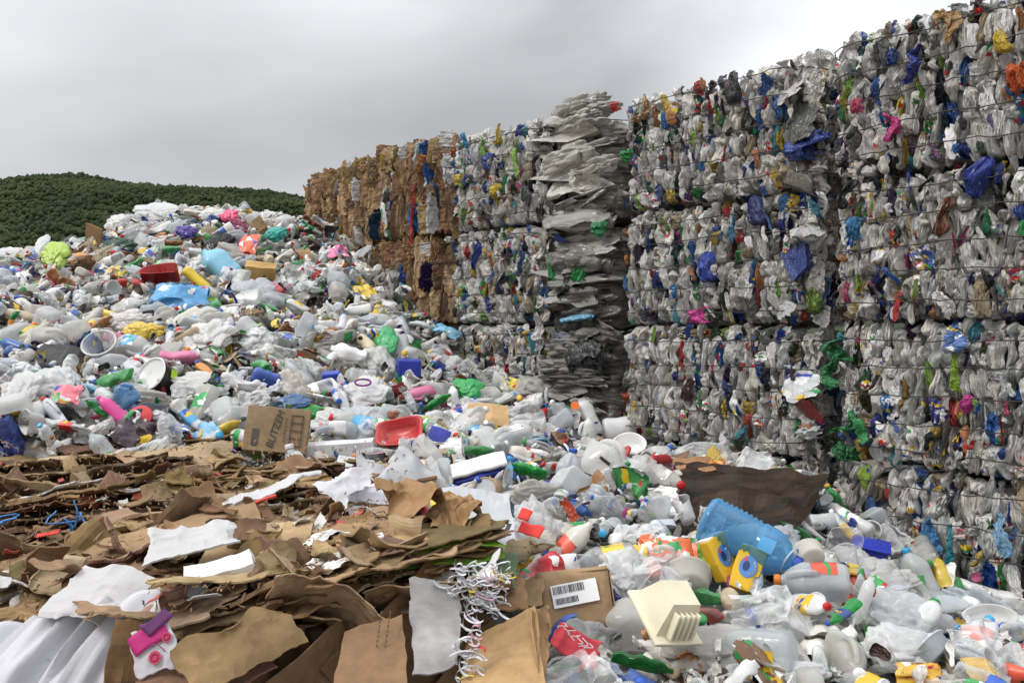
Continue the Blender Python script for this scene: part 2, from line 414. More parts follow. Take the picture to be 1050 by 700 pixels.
# hill and the wood on it
RX = np.array([-1600, -900, -600, -500, -394, -364, -334, -297, -259, -214, -176, -100, 0, 120, 300, 900]); RZ = np.array([30, 70, 92, 104, 113, 117.5, 120, 115, 112, 110, 106, 88, 60, 30, 12, 5])
def hill_z(x, y):
    r = np.interp(x, RX, RZ)
    t = np.clip((y - 330) / 370, 0, 1); back = np.clip((1300 - y) / 600, 0, 1)
    s = np.where(y < 700, t * t * (3 - 2 * t) * 0.35 + 0.65 * t ** 1.15, back ** 0.8)
    q = np.c_[np.ravel(x) / 70, np.ravel(y) / 70, np.zeros(np.size(x))]
    return r * s + (6 * fbm(q, 11, 3)).reshape(np.shape(x)) * np.clip(t * 2, 0, 1) * (1 - 0.6 * np.exp(-((y - 700) / 60) ** 2)) - 0.6
hx, hy = np.meshgrid(np.linspace(-1600, 900, 130), np.linspace(320, 1300, 60))
hz = hill_z(hx, hy)
def mat_green(name, a, b, sc):
    m, n, l, out = newmat(name); tc = n.new('ShaderNodeTexCoord'); nz = n.new('ShaderNodeTexNoise'); nz.inputs['Scale'].default_value = sc; nz.inputs['Detail'].default_value = 5
    l.new(tc.outputs['Object'], nz.inputs['Vector']); r = n.new('ShaderNodeValToRGB'); r.color_ramp.elements[0].position = 0.35; r.color_ramp.elements[1].position = 0.68
    r.color_ramp.elements[0].color = (*a, 1); r.color_ramp.elements[1].color = (*b, 1); l.new(nz.outputs[0], r.inputs[0])
    p = pbsdf(n, 0.85, 0.15); l.new(r.outputs[0], p.inputs['Base Color']); l.new(p.outputs[0], out.inputs[0]); return m
tag(add('hill', mk('hill', np.c_[hx.ravel(), hy.ravel(), hz.ravel()], grid_faces(60, 130, False), mat_green('hill_scrub', (0.012, 0.022, 0.008), (0.03, 0.045, 0.014), 0.02))), kind='structure')
bm = bmesh.new(); bmesh.ops.create_icosphere(bm, subdivisions=1, radius=1) if False else bmesh.ops.create_icosphere(bm, subdivisions=0 + 1, radius=1); bm.verts.index_update()
icoV = np.array([v.co[:] for v in bm.verts]); icoF = np.array([[v.index for v in f.verts] for f in bm.faces]); bm.free()
fr = np.random.default_rng(5)
NT = 18000
tx = fr.uniform(-470, -70, NT); ty = 706 - 255 * fr.uniform(0, 1, NT) ** 1.3
tz = hill_z(tx, ty)
s = .7 + 1.5 * fr.random(NT) ** 2.2 * (0.75 + 0.5 * (vnoise(np.c_[tx / 25, ty / 25, 0 * tx], 77) > 0.1))
V = icoV[None] * s[:, None, None] * np.array([1, 1, 1.15]) * (1 + 0.33 * fr.uniform(-1, 1, (NT, len(icoV), 1))) + np.c_[tx, ty, tz + s * 0.55][:, None, :]
F = (icoF[None] + (np.arange(NT) * len(icoV))[:, None, None]).reshape(-1, 3)
tag(add('hillside_wood', mk('hillside_wood', V.reshape(-1, 3), F, mat_green('wood_foliage', (0.014, 0.026, 0.009), (0.050, 0.062, 0.022), 0.013), True)),
    'dark green wood covering the hill behind the heap', 'trees', kind='stuff')

# ================================================================== SHAPE LIBRARY (shared mesh data)
LIB = {}
sg = np.random.default_rng(99)
PET = [(0.0, 0.004), (.03, 0.0), (.043, .006), (.048, .03), (.048, .1), (.0455, .107), (.048, .114), (.048, .15), (.0455, .157), (.048, .164), (.048, .2), (.044, .23), (.032, .262), (.0145, .288), (.0135, .315)]
PET_S = [(0.0, 0.004), (.02, 0.0), (.03, .005), (.033, .03), (.031, .06), (.033, .09), (.031, .1), (.033, .13), (.03, .155), (.018, .185), (.0135, .195), (.013, .215)]
JUG = [(0.0, .003), (.04, 0.0), (.062, .006), (.068, .025), (.068, .16), (.064, .178), (.05, .205), (.03, .23), (.019, .243), (.0185, .262)]
WHB = [(0.0, .003), (.025, 0.0), (.038, .006), (.042, .025), (.04, .09), (.043, .15), (.042, .19), (.03, .222), (.0155, .235), (.015, .255)]
capV, capF = lathe([(0.0, 0), (.0155, 0), (.0168, .002), (.0168, .015), (.0155, .018), (.006, .0185)], 16, cap0=False)
CAP = mk('cap', capV, capF, M_OPAQUE); CAPBIG = mk('cap_wide', capV * 1.3, capF, M_OPAQUE)

def variants(key, fn, k):
    LIB[key] = [fn(i) for i in range(k)]

def top_of(V, ztop):
    """where a crushed neck's mouth ended up, to seat its cap"""
    ring = V[-20:] if len(V) > 20 else V
    return ring.mean(0)

def mk_pet(prof, key, seg=20, rings=30, lo=0.1, hi=0.6, rid=0.004):
    def f(i):
        V, F = lathe(prof, seg, rings=rings, cap1=False)
        V = crush(V, sg, sg.uniform(lo, hi), int(sg.integers(3, 8)), rid, 26, sg.uniform(-.22, .22))
        me = mk(key, V, F, M_CLEAR)
        tip = V[-seg:].mean(0); dr = tip - V[-3 * seg:-2 * seg].mean(0)
        # label sleeve follows the crushed body
        a, b = int(rings * .42), int(rings * .66)
        c = V[a * seg:b * seg].reshape(b - a, seg, 3); ctr = c.mean(1, keepdims=True); c = ctr + (c - ctr) * 1.03
        lab = mk(key + '_label', c.reshape(-1, 3), grid_faces(b - a, seg), M_PRINT)
        return dict(me=me, tip=Vector(tip), dir=Vector(dr).normalized(), label=lab, L=prof[-1][1], r=max(q[0] for q in prof))
    variants(key, f, 12)
mk_pet(PET, 'pet'); mk_pet(PET_S, 'pet_small', 16, 22, 0.1, 0.6, 0.003)

def loop_handle(p0, p1, outv, r=.011, flat=1.0):
    p0, p1, outv = map(np.array, (p0, p1, outv)); t = np.linspace(0, 1, 11)[:, None]
    w = np.clip(np.sin(math.pi * t), 0, 1) ** 0.55
    return tube(p0 + (p1 - p0) * t + outv * w, r, 8)

def side_label(V, seg, rings, f0, f1, s0, ns):
    a, b = int(rings * f0), int(rings * f1); c = V.reshape(rings, seg, 3)[a:b]; ctr = c.mean(1, keepdims=True)
    c = np.take(ctr + (c - ctr) * 1.025, [(s0 + k) % seg for k in range(ns)], axis=1)
    return mk('bottle_label', c.reshape(-1, 3), grid_faces(b - a, ns, False), M_PRINT)

def mk_jug(i):
    V, F = lathe(JUG, 24, 0.86, 1.06, 5.0, 26, cap1=False, roundz=lambda z: float(np.clip((0.235 - z) / 0.07, 0, 1)))
    hv, hf = loop_handle((0, .025, .226), (0, .066, .12), (0, .034, .012), .0125)
    VV = np.concatenate([V, hv]); am = sg.choice([0.0, 0.08, 0.25, 0.5], p=[.2, .25, .3, .25])
    VV = crush(VV, sg, am, int(sg.integers(1, 6)), 0.002 + am * .008, 16, 0)
    lab = side_label(VV[:len(V)], 24, 26, .34, .62, int(sg.integers(24)), 10)
    nb = len(V); tip = VV[nb - 24:nb].mean(0); dr = tip - VV[nb - 72:nb - 48].mean(0)
    return dict(me=mk('jug', VV, F + [tuple(k + nb for k in q) for q in hf], M_NATURAL), tip=Vector(tip), dir=Vector(dr).normalized(), L=.262, r=.07, label=lab)
variants('jug', mk_jug, 12)

def mk_whb(i):
    oval = sg.uniform(0.5, 1.0)
    V, F = lathe(WHB, 20, oval, 1.15, sg.choice([2.0, 3.5]), 24, cap1=False, roundz=lambda z: float(np.clip((0.232 - z) / 0.05, 0, 1)))
    parts = V; FF = F; nb = len(V)
    if i % 3 == 0:
        hv, hf = loop_handle((0, .03, .212), (0, .05, .11), (0, .026, .004), .010)
        parts = np.concatenate([V, hv]); FF = F + [tuple(k + nb for k in q) for q in hf]
    am = sg.choice([0.0, .1, .3, .5])
    parts = crush(parts, sg, am, int(sg.integers(1, 6)), 0.001 + am * .006, 18, sg.uniform(-.3, .3))
    lab = side_label(parts[:nb], 20, 24, .36, .68, int(sg.integers(20)), 10)
    tip = parts[nb - 20:nb].mean(0); dr = tip - parts[nb - 60:nb - 40].mean(0)
    return dict(me=mk('household_bottle', parts, FF, M_HDPE), tip=Vector(tip), dir=Vector(dr).normalized(), L=.255, r=.045, label=lab)
variants('whb', mk_whb, 10)

bm = bmesh.new(); bmesh.ops.create_icosphere(bm, subdivisions=5, radius=1); bm.verts.index_update()
bagV = np.array([v.co[:] for v in bm.verts]); bagF = [tuple(v.index for v in f.verts) for f in bm.faces]; bm.free()
bm = bmesh.new(); bmesh.ops.create_icosphere(bm, subdivisions=4, radius=1); bm.verts.index_update()
ballV = np.array([v.co[:] for v in bm.verts]); ballF = [tuple(v.index for v in f.verts) for f in bm.faces]; bm.free()
def mk_bag(i):
    sd = int(sg.integers(1e6)); P = bagV * np.array([1, sg.uniform(.6, .9), sg.uniform(.32, .55)])
    w = np.c_[vnoise(bagV * 1.3, sd + 1), vnoise(bagV * 1.3, sd + 2), vnoise(bagV * 1.3, sd + 3)] * 0.5
    q = bagV + w
    r = 0.85 + 0.55 * np.abs(vnoise(q * 1.4, sd)) + 0.17 * np.abs(vnoise(q * 3.1, sd + 4)) - 0.13 * np.clip(ridged(q * 2.4 + 5, sd + 9, 1), 0, 1) ** 3 + 0.045 * np.abs(vnoise(q * 6.5, sd + 5)) + 0.022 * ridged(q * 8, sd + 7, 1)
    return mk('bag', P * r[:, None] * 0.16, bagF, M_FILM)
variants('bag', mk_bag, 14)
def mk_sheet(i):
    k = 44; sd = int(sg.integers(1e6)); u, v = np.meshgrid(np.linspace(-.5, .5, k), np.linspace(-.5, .5, k)); q = np.c_[u.ravel(), v.ravel(), np.zeros(k * k)]
    z = .16 * vnoise(q * 2.2 + 3, sd) + .07 * np.abs(vnoise(q * 5.5, sd + 1)) + .022 * ridged(q * 9, sd + 2, 1)
    x = q[:, 0] * .72 + .09 * vnoise(q * 3.3, sd + 3) + .03 * vnoise(q * 9, sd + 5); y = q[:, 1] * .72 + .09 * vnoise(q * 3.3, sd + 4) + .03 * vnoise(q * 9, sd + 6)
    e = np.maximum(np.abs(q[:, 0]), np.abs(q[:, 1])); z -= 0.25 * np.clip(e - .3, 0, 1)
    return mk('film_sheet', np.c_[x, y, z] * 0.5, grid_faces(k, k, False), M_THIN)
variants('sheet', mk_sheet, 10)

def shell(prof, seg, ax, ay, nn, amt, rid):
    V, F = lathe(prof, seg, ax, ay, nn, cap1=False); return crush(V, sg, amt, 3, rid, 14), F
def mk_tub(i):
    ax, ay, h = sg.uniform(.8, 1.2), sg.uniform(.8, 1.3), sg.uniform(.04, .12)
    V, F = shell([(.0, .002), (.05, .0), (.062, .004), (.072, h), (.079, h + .001), (.079, h + .006), (.071, h + .005), (.060, .008), (.0, .007)], 28, ax, ay, sg.choice([2, 5]), sg.choice([0, .1, .3]), .0015)
    return mk('tub', V, F, M_HDPE)
variants('tub', mk_tub, 8)
def mk_cup(i):
    V, F = shell([(.0, .002), (.026, 0), (.03, .004), (.04, .1), (.043, .101), (.043, .106), (.039, .104), (.028, .008), (0, .006)], 24, 1, 1, 2, sg.choice([.05, .3, .5]), .002)
    return mk('cup', V, F, M_CLEAR)
variants('cup', mk_cup, 5)
def mk_can(i):
    V, F = lathe([(0, .006), (.022, .004), (.026, 0), (.0325, .009), (.033, .02), (.033, .1), (.0325, .104), (.027, .117), (.026, .12), (.024, .117), (0, .116)], 22, rings=26)
    return mk('can', crush(V, sg, sg.choice([0, .3, .6]), 4, .0015, 22), F, M_OPAQUE)
variants('can', mk_can, 5)
def mk_lid(i):
    r = sg.uniform(.045, .08)
    V, F = lathe([(0, .010), (r * .7, .010), (r * .75, .007), (r * .93, .007), (r, .004), (r * 1.02, -.008), (r * .98, -.008), (r * .95, .001), (0, .004)], 30, cap0=False, cap1=False)
    return mk('lid', V, F, M_HDPE)
variants('lid', mk_lid, 4)
def mk_pack(i):          # crumpled printed packet: pillow with sealed ends
    k, l_ = 26, 20; u, v = np.meshgrid(np.linspace(-1, 1, k), np.linspace(-1, 1, l_)); sd = int(sg.integers(1e6))
    T = []
    for sgn in (1, -1):
        z = sgn * .028 * (1 - np.abs(u) ** 3) * (1 - np.abs(v) ** 4)
        q = np.c_[u.ravel() * 1.6, v.ravel() * 1.6, np.full(u.size, sgn * 1.0)]
        P = np.c_[u.ravel() * .11, v.ravel() * .075, z.ravel()]
        P += .02 * np.c_[vnoise(q, sd), vnoise(q, sd + 1), 1.3 * vnoise(q * .9 * [1, 1, 0], sd + 2)] + .008 * (ridged(q * 2.4, sd + 3, 1) * (1 - np.abs(u.ravel()) ** 4))[:, None] * [0, 0, 1]
        T.append((P, grid_faces(l_, k, False)))
    return mk('packet', *join(*T), M_PRINT)
variants('pack', mk_pack, 8)

def slab(top, th):
    """a board with thickness from a grid (rows, cols, 3) of its upper face"""
    nr, nc = top.shape[:2]; du = np.gradient(top, axis=1); dv = np.gradient(top, axis=0); nn = np.cross(du, dv); nn /= np.linalg.norm(nn, axis=2, keepdims=True) + 1e-9
    bot = top - nn * th; k = nr * nc
    V = np.concatenate([top.reshape(-1, 3), bot.reshape(-1, 3)]); F = grid_faces(nr, nc, False); F += [tuple(i + k for i in q[::-1]) for q in grid_faces(nr, nc, False)]
    ring = [j for j in range(nc)] + [i * nc + nc - 1 for i in range(1, nr)] + [(nr - 1) * nc + j for j in range(nc - 2, -1, -1)] + [i * nc for i in range(nr - 2, 0, -1)]
    for a, b in zip(ring, ring[1:] + ring[:1]): F.append((b, a, a + k, b + k))
    return V, F

def torn_board(w, d, nx, ny, wave, tear, seed, th=0.005, fold=0.0, curl=0.0):
    u, v = np.meshgrid(np.linspace(-.5, .5, nx), np.linspace(-.5, .5, ny)); q = np.c_[u.ravel() * w, v.ravel() * d, np.zeros(u.size)]
    x, y = u * w, v * d
    ex = np.abs(u) * 2; ey = np.abs(v) * 2
    tx_ = (tear * (fbm(q * 11 + 5, seed, 4))).reshape(u.shape); ty_ = (tear * (fbm(q * 11 + 15, seed + 7, 4))).reshape(u.shape)
    x = x + tx_ * ex ** 4; y = y + ty_ * ey ** 4
    z = (wave * fbm(q * 2.3, seed + 3, 3)).reshape(u.shape) + (wave * .35 * ridged(q * 5, seed + 9, 1) + min(wave, .03) * .22 * ridged(q * 13, seed + 10, 2)).reshape(u.shape)
    if fold: z = z - fold * np.clip(u - 0.12, 0, 1) * w
    if curl: z = z + curl * (np.clip(ey - .5, 0, 1) ** 2 * np.sign(v) * vnoise(q * 3, seed + 21).reshape(u.shape) + np.clip(ex - .5, 0, 1) ** 2 * vnoise(q * 3, seed + 22).reshape(u.shape))
    return slab(np.stack([x, y, z], -1), th)
variants('board', lambda i: mk('board', *torn_board(.3, .22, 14, 10, .02, .018, 900 + i * 31, .004, sg.choice([0, .5, .9])), M_CARD, False), 8)

# squashed pieces as they show on a bale's face: thin along x, deep along y, tall along z, unit size
def creases(P, rg, k, dirs, depth=1.6):
    """sharp folds: what lies beyond a plane is bent back"""
    for _ in range(k):
        nn = rg.normal(0, 1, 3) * np.array(dirs); nn /= np.linalg.norm(nn); d = P @ nn - rg.uniform(-.25, .25)
        P = P - nn * (np.minimum(d, 0) * rg.uniform(.6, depth))[:, None]
    return P
def mk_squash(i):
    V, F = lathe([(0, 0), (.3, .0), (.46, .05), (.5, .2), (.5, .45), (.46, .5), (.5, .56), (.48, .75), (.33, .9), (.16, .97), (.15, 1.0)], 24, rings=26)
    sd = int(sg.integers(1e6)); V[:, 2] -= .5
    V = crush(V, sg, .25, 7, 0)
    V = creases(V, sg, 3, (1, .8, .5))
    q = V * np.array([3.0, 2.2, 1.3])
    V[:, 0] += .16 * ridged(q, sd, 2); V[:, 1] += .14 * ridged(q * 1.3 + 4, sd + 3, 2)
    V[:, 0] += .30 * vnoise(np.c_[V[:, 2] * 2.1, V[:, 1] * .8, 0 * V[:, 0]], sd + 6)
    V[:, 2] += .08 * ridged(V * np.array([2.5, 2.5, 1]), sd + 8, 1)
    V += .02 * sg.normal(0, 1, V.shape)
    V -= V.mean(0); V /= np.ptp(V, axis=0)
    return mk('squashed_bottle', V, F, M_BALED, i % 3 == 0)
variants('squash', mk_squash, 26)
def mk_strip(i):         # edge of a flattened bottle: an upright sliver, bowed and creased
    nu, nv = 19, 24; sd = int(sg.integers(1e6)); u, v = np.meshgrid(np.linspace(-1, 1, nu), np.linspace(-.5, .5, nv)); q = np.c_[u.ravel(), v.ravel(), 0 * u.ravel()]
    N_ = lambda a, b, k: vnoise(q * np.array([a, b, 1]) + 3.1 * k, sd + k).reshape(u.shape)
    wv = (1 - np.abs(2 * v) ** sg.uniform(2.5, 7)) ** .5 * (.75 + .45 * N_(0, 3.2, 1)) + .04
    x = u * wv * .5 + .35 * N_(0, 1.8, 2) + .08 * N_(1.5, 4, 3)
    y = np.sqrt(np.maximum(0, 1 - u * u)) * .5 * np.sqrt(np.clip(wv, .1, 1)) + .22 * (1 - 2.2 * np.abs(N_(1.6, .9, 4))) + .12 * (1 - 2.2 * np.abs(N_(3.2, 2.2, 5))) - .5 * np.abs(v - sg.uniform(-.3, .3)) + .07 * (1 - 2.2 * np.abs(N_(6, 3, 7)))
    z = v + .06 * N_(1.2, 2, 6)
    V = np.stack([x, y, z], -1).reshape(-1, 3); V -= V.mean(0); V /= np.ptp(V, axis=0)
    return mk('squashed_sliver', V, grid_faces(nv, nu, False), M_BALED, i % 3 == 0)
variants('strip', mk_strip, 30)
def mk_pleat(i):         # film squeezed into upright pleats
    nx, nz_ = 26, 16; sd = int(sg.integers(1e6)); u, v = np.meshgrid(np.linspace(-.5, .5, nx), np.linspace(-.5, .5, nz_)); q = np.c_[u.ravel(), v.ravel(), 0 * u.ravel()]
    ph = u * sg.uniform(3, 6) + .8 * vnoise(q * np.array([3, 1.5, 1]), sd).reshape(u.shape) + .5 * v
    y = np.abs((ph % 1) - .5) * sg.uniform(.5, 1.0) + (.22 * ridged(q * np.array([2.5, 3.5, 1]), sd + 2, 2)).reshape(u.shape)
    y = y - 1.1 * np.abs(u * 1.7) ** 3 - .8 * np.abs(v * 1.8) ** 4
    x = u + .12 * vnoise(q * np.array([2, 4, 1]), sd + 4).reshape(u.shape); z = v + .10 * vnoise(q * np.array([6, 2, 1]), sd + 5).reshape(u.shape)
    V = np.stack([x, y, z], -1).reshape(-1, 3); V += .012 * sg.normal(0, 1, V.shape); V -= V.mean(0); V /= np.ptp(V, axis=0)
    return mk('pleated_film', V, grid_faces(nz_, nx, False), M_BALED, i % 2 == 0)
variants('pleat', mk_pleat, 16)
def mk_wad(i):           # folded sheet of film, squeezed
    sd = int(sg.integers(1e6)); P = ballV.copy()
    q = ballV * np.array([1.6, 1.2, .9]); r = 1 + .4 * ridged(q, sd, 2) + .12 * ridged(q * 4, sd + 3, 1)
    P = creases(P * r[:, None], sg, 5, (1, 1, .6)); P -= P.mean(0); P /= np.ptp(P, axis=0)
    return mk('film_wad', P, ballF, M_BALED, i % 2 == 0)
variants('wad', mk_wad, 12)
def mk_fold(i):          # crumpled cardboard fold, standing edge-on
    k, l_ = 16, 22; u, v = np.meshgrid(np.linspace(0, 1, k), np.linspace(-.5, .5, l_)); sd = int(sg.integers(1e6))
    q = np.c_[u.ravel() * 2, v.ravel() * 2, np.zeros(u.size)]
    bow = (.9 * np.sin(math.pi * u) * sg.uniform(-1, 1))
    x = bow * .4 + .25 * fbm(q, sd, 2).reshape(u.shape) + .10 * ridged(q * 3, sd + 4, 2).reshape(u.shape); y = .5 - np.abs(u - .5) * 2 * .9 + .16 * ridged(q * 2.5, sd + 2, 2).reshape(u.shape)
    x = x + (u - .5) * 1.0
    z = v * (1 + .16 * vnoise(q * 3 * [1, 0, 1], sd + 5).reshape(u.shape)) + .04 * vnoise(q * 5, sd + 6).reshape(u.shape)
    V, F = slab(np.stack([x, y, z], -1), .05); V -= V.mean(0); V /= np.ptp(V, axis=0)
    return mk('cardboard_fold', V, F, M_CARD, False)
variants('fold', mk_fold, 12)

# ================================================================== THE WALL OF BALES
WALLROT = Euler((0, 0, math.atan2(WD[1], WD[0])))
def jit(c, s=0.06, rg=rng):
    c = np.array(c) * (1 + rg.uniform(-s * 2, s * 2)) + rg.uniform(-s, s, 3) * 0.4
    return tuple(np.clip(c, .008, .89))
BRIGHTS = [(.03, .06, .24), (.05, .14, .38), (.025, .025, .027), (.05, .24, .08), (.24, .38, .07), (.55, .40, .07), (.42, .04, .035), (.45, .2, .08), (.45, .09, .2), (.06, .25, .3), (.12, .08, .2)]
BRW = np.array([3.2, 2.4, 6.5, 1.9, 1.3, 2.0, 2.2, 1.4, .6, 1.0, .5]); BRW /= BRW.sum()
def wall_colour():
    k = rng.random()
    if k < .38: g_ = rng.uniform(.6, .86); return (g_, g_ * .965, g_ * .89)
    if k < .66: g_ = rng.uniform(.8, .89); return (g_, g_ * .99, g_ * .97)
    if k < .75: g_ = rng.uniform(.12, .3); return (g_, g_, g_ * .95)
    if k < .82: return (.45, .36, .24) if k < .78 else (.55, .53, .46)
    return jit(BRIGHTS[rng.choice(len(BRIGHTS), p=BRW)])
CARDS = [(.33, .215, .12), (.26, .165, .09), (.38, .26, .15), (.21, .135, .078), (.42, .30, .185)]
def card_colour():
    k = rng.random()
    if k < .87: return jit(np.array(CARDS[rng.integers(5)]) * 1.3, .05)
    if k < .94: return (.6, .6, .6)
    return jit(BRIGHTS[rng.choice(len(BRIGHTS), p=BRW)])

def mat_core(name, cols, stretch):
    m, n, l, out = newmat(name); tc = n.new('ShaderNodeTexCoord'); mp = n.new('ShaderNodeMapping'); mp.inputs['Scale'].default_value = stretch
    l.new(tc.outputs['Object'], mp.inputs[0]); vo = n.new('ShaderNodeTexVoronoi'); vo.inputs['Scale'].default_value = 9; l.new(mp.outputs[0], vo.inputs['Vector'])
    sp = n.new('ShaderNodeSeparateColor'); l.new(vo.outputs['Color'], sp.inputs[0]); r = n.new('ShaderNodeValToRGB'); r.color_ramp.interpolation = 'CONSTANT'
    r.color_ramp.elements[0].color = (*cols[0], 1); r.color_ramp.elements[1].color = (*cols[1], 1); r.color_ramp.elements[1].position = 1 / len(cols)
    for k in range(2, len(cols)): e = r.color_ramp.elements.new(k / len(cols)); e.color = (*cols[k], 1)
    l.new(sp.outputs[0], r.inputs[0]); p = pbsdf(n, .4, .4); l.new(mul_noise(n, l, r.outputs[0], mp.outputs[0], 14, .5, 1), p.inputs['Base Color'])
    bp = bump(n, l, vo.outputs['Distance'], .8, .03); l.new(bp, p.inputs['Normal']); l.new(p.outputs[0], out.inputs[0]); return m
M_COREP = mat_core('pressed_plastic', [(.35, .35, .33), (.5, .5, .48), (.2, .2, .19), (.42, .41, .38), (.05, .09, .3), (.55, .55, .54), (.06, .06, .06), (.3, .3, .28), (.45, .43, .4)], (2.2, 1, .8))
M_COREC = mat_core('pressed_cardboard', [(.3, .19, .1), (.36, .24, .13), (.2, .12, .06), (.28, .17, .09)], (2.4, 1, .5))
M_COREF = mat_core('pressed_film', [(.36, .35, .32), (.26, .25, .22), (.45, .44, .41), (.18, .17, .15), (.4, .37, .31)], (.5, 1, 3))

def core_mesh(w, h, dep, mat, seed):
    """a bulging block with soft corners"""
    bm = bmesh.new(); bmesh.ops.create_cube(bm, size=1); bmesh.ops.subdivide_edges(bm, edges=bm.edges[:], cuts=15, use_grid_fill=True)
    P = np.array([v.co[:] for v in bm.verts])
    rr = (np.abs(P * 2) ** 9).sum(1) ** (1 / 9.0); P = P / np.maximum(rr, 1e-6)[:, None] * np.max(np.abs(P * 2), 1)[:, None]
    P = P * np.array([w, dep, h]); nn = P / (np.linalg.norm(P, axis=1)[:, None] + 1e-6)
    P += nn * (.035 * ridged(P * np.array([11, 7, 6]), seed, 2))[:, None]
    for v, c in zip(bm.verts, P): v.co = Vector((c[0], c[1] - dep / 2 - .10, c[2] + h / 2))
    me = bpy.data.meshes.new('core'); bm.to_mesh(me); bm.free(); me.materials.append(mat)
    me.polygons.foreach_set('use_smooth', np.ones(len(me.polygons), bool)); return me

BALES = {}
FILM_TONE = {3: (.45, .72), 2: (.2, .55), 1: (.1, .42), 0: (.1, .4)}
def bale(key, t0, t1, z0, z1, style, label, recess=0.0, dep=0.9, wires=5, zcut=None):
    tc_, w, h = (t0 + t1) / 2, abs(t1 - t0), z1 - z0
    base = W0 + WD * tc_ - WN * recess
    name = {'plastic': 'plastic_bale', 'card': 'cardboard_bale', 'film': 'film_bale'}[style]
    root = empty(name, (base[0], base[1], z0), label, 'bale', 'bales stacked in the wall'); root.rotation_euler = WALLROT
    BALES[key] = (root, w, h)
    seed = int(rng.integers(1e6))
    add('core', core_mesh(w - .12, h - .08, dep, {'plastic': M_COREP, 'card': M_COREC, 'film': M_COREF}[style], seed), parent=root)
    def face_b(x, z):
        return -.2 * (abs(x) / (w / 2)) ** 11 - .12 * (abs(z - h / 2) / (h / 2)) ** 10 + .02 * float(vnoise(np.array([[x * 3, z * 3, seed % 97]]), 5)[0])
    def hidden(x, z):
        q = base + WD * x; return z + z0 < H(*(q + WN * .1)) - .12
    wz = [h * (k + .6) / (wires + .2) for k in range(wires)] + [h]
    if style == 'film':
        z = .03; 
        while z < h - .02:
            hh = rng.uniform(.06, .16); x = -w / 2 + rng.uniform(0, .1)
            while x < w / 2:
                ww = rng.uniform(.4, .72) * w / .75; lim_ = max(.0, w / 2 - ww * .5); xc = float(np.clip(x + ww / 2, -lim_, lim_))
                if xc < w / 2 + .1 and not hidden(xc, z):
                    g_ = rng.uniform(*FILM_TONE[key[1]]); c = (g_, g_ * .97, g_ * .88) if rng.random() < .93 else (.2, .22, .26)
                    wd_ = rng.random() < .6; me = LIB['wad'][rng.integers(12)] if wd_ else LIB['bag'][rng.integers(14)]; e_ = np.ptp(mesh_arrays(me)[0], axis=0)
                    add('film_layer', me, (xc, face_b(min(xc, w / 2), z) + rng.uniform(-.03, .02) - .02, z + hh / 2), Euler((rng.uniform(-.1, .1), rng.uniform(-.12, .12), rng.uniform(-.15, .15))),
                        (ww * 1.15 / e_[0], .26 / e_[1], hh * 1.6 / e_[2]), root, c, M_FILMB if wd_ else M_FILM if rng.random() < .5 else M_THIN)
                x += ww * .85
            z += hh * .85
    else:
        x = -w / 2 + .01
        while x < w / 2 - .01:
            cw = rng.uniform(.02, .054) if style == 'plastic' else rng.uniform(.028, .085)
            z = rng.uniform(.0, .03)
            while z < h - .07:
                hh = (rng.uniform(.08, .2) if style == 'plastic' else rng.uniform(.14, .45)); xc = x + cw / 2; zc = z + hh / 2
                nw = next((q_ for q_ in wz if q_ > z + .06), h)
                if style == 'plastic' and rng.random() < .5: hh = nw - z + rng.uniform(-.012, .012); zc = z + hh / 2
                if style == 'plastic' and z + hh > h - .02: hh = max(.06, h - rng.uniform(-.02, .03) - z); zc = z + hh / 2
                if style == 'card' and z + hh > h + .02: hh = max(.06, h + rng.uniform(-.05, .1) - z); zc = z + hh / 2
                if zc < h + .01 and not hidden(xc, zc) and rng.random() > .035:
                    if style == 'plastic':
                        col = wall_colour(); wk = rng.random(); kk = rng.random()
                        mt = M_CLEARW if (kk < .17 and min(col) > .25) else (M_PRINTB if kk < .27 else M_BALED)
                        if mt is M_CLEARW: col = (.92, .92, .91)
                        key_ = 'strip' if wk < .74 else 'pleat' if wk < .9 else 'squash'; lb_ = LIB[key_]; flat_ = key_ != 'squash'
                        add('crushed_film' if key_ == 'pleat' else 'crushed_bottle', lb_[rng.integers(len(lb_))], (xc + rng.uniform(-.006, .006), face_b(xc, zc) - .045 + rng.uniform(-.028, .02), zc),
                            Euler((rng.uniform(-.15, .15), rng.normal(0, .13) + (math.pi if rng.random() < .5 else 0), rng.uniform(-.35, .35) if flat_ else rng.uniform(0, 6.28))),
                            (cw * (1.6 if key_ == 'pleat' else 1) * rng.uniform(1.15, 1.7), rng.uniform(.07, .13), hh * rng.uniform(.98, 1.16)), root, col, mt)
                    else:
                        col = card_colour(); me = LIB['fold'][rng.integers(12)]
                        add('cardboard_fold', me, (xc, face_b(xc, zc) - .05 + rng.uniform(-.05, .04), zc), Euler((rng.uniform(-.15, .15), rng.normal(0, .14), rng.uniform(-.5, .5))),
                            (cw * rng.uniform(1.1, 1.7), rng.uniform(.12, .2), hh * 1.12), root, col, M_CARD if min(col) < .5 else M_PAPER)
                z += hh * (.88 if style == 'card' else .96)
            x += cw * .93
        if style == 'plastic':           # the end of the bale that turns towards the gap
            for _ in range(46):
                yb_, zc = rng.uniform(-.45, -.06), rng.uniform(.04, .96) * h
                col = wall_colour()
                add('crushed_bottle', LIB['squash'][rng.integers(26)], (-w / 2 + .02 + rng.uniform(-.01, .03), yb_, zc), Euler((rng.uniform(-.3, .3), rng.normal(0, .25), rng.uniform(-.6, .6) + math.pi / 2)),
                    (rng.uniform(.07, .12), rng.uniform(.08, .13), rng.uniform(.12, .24)), root, col, M_BALED)
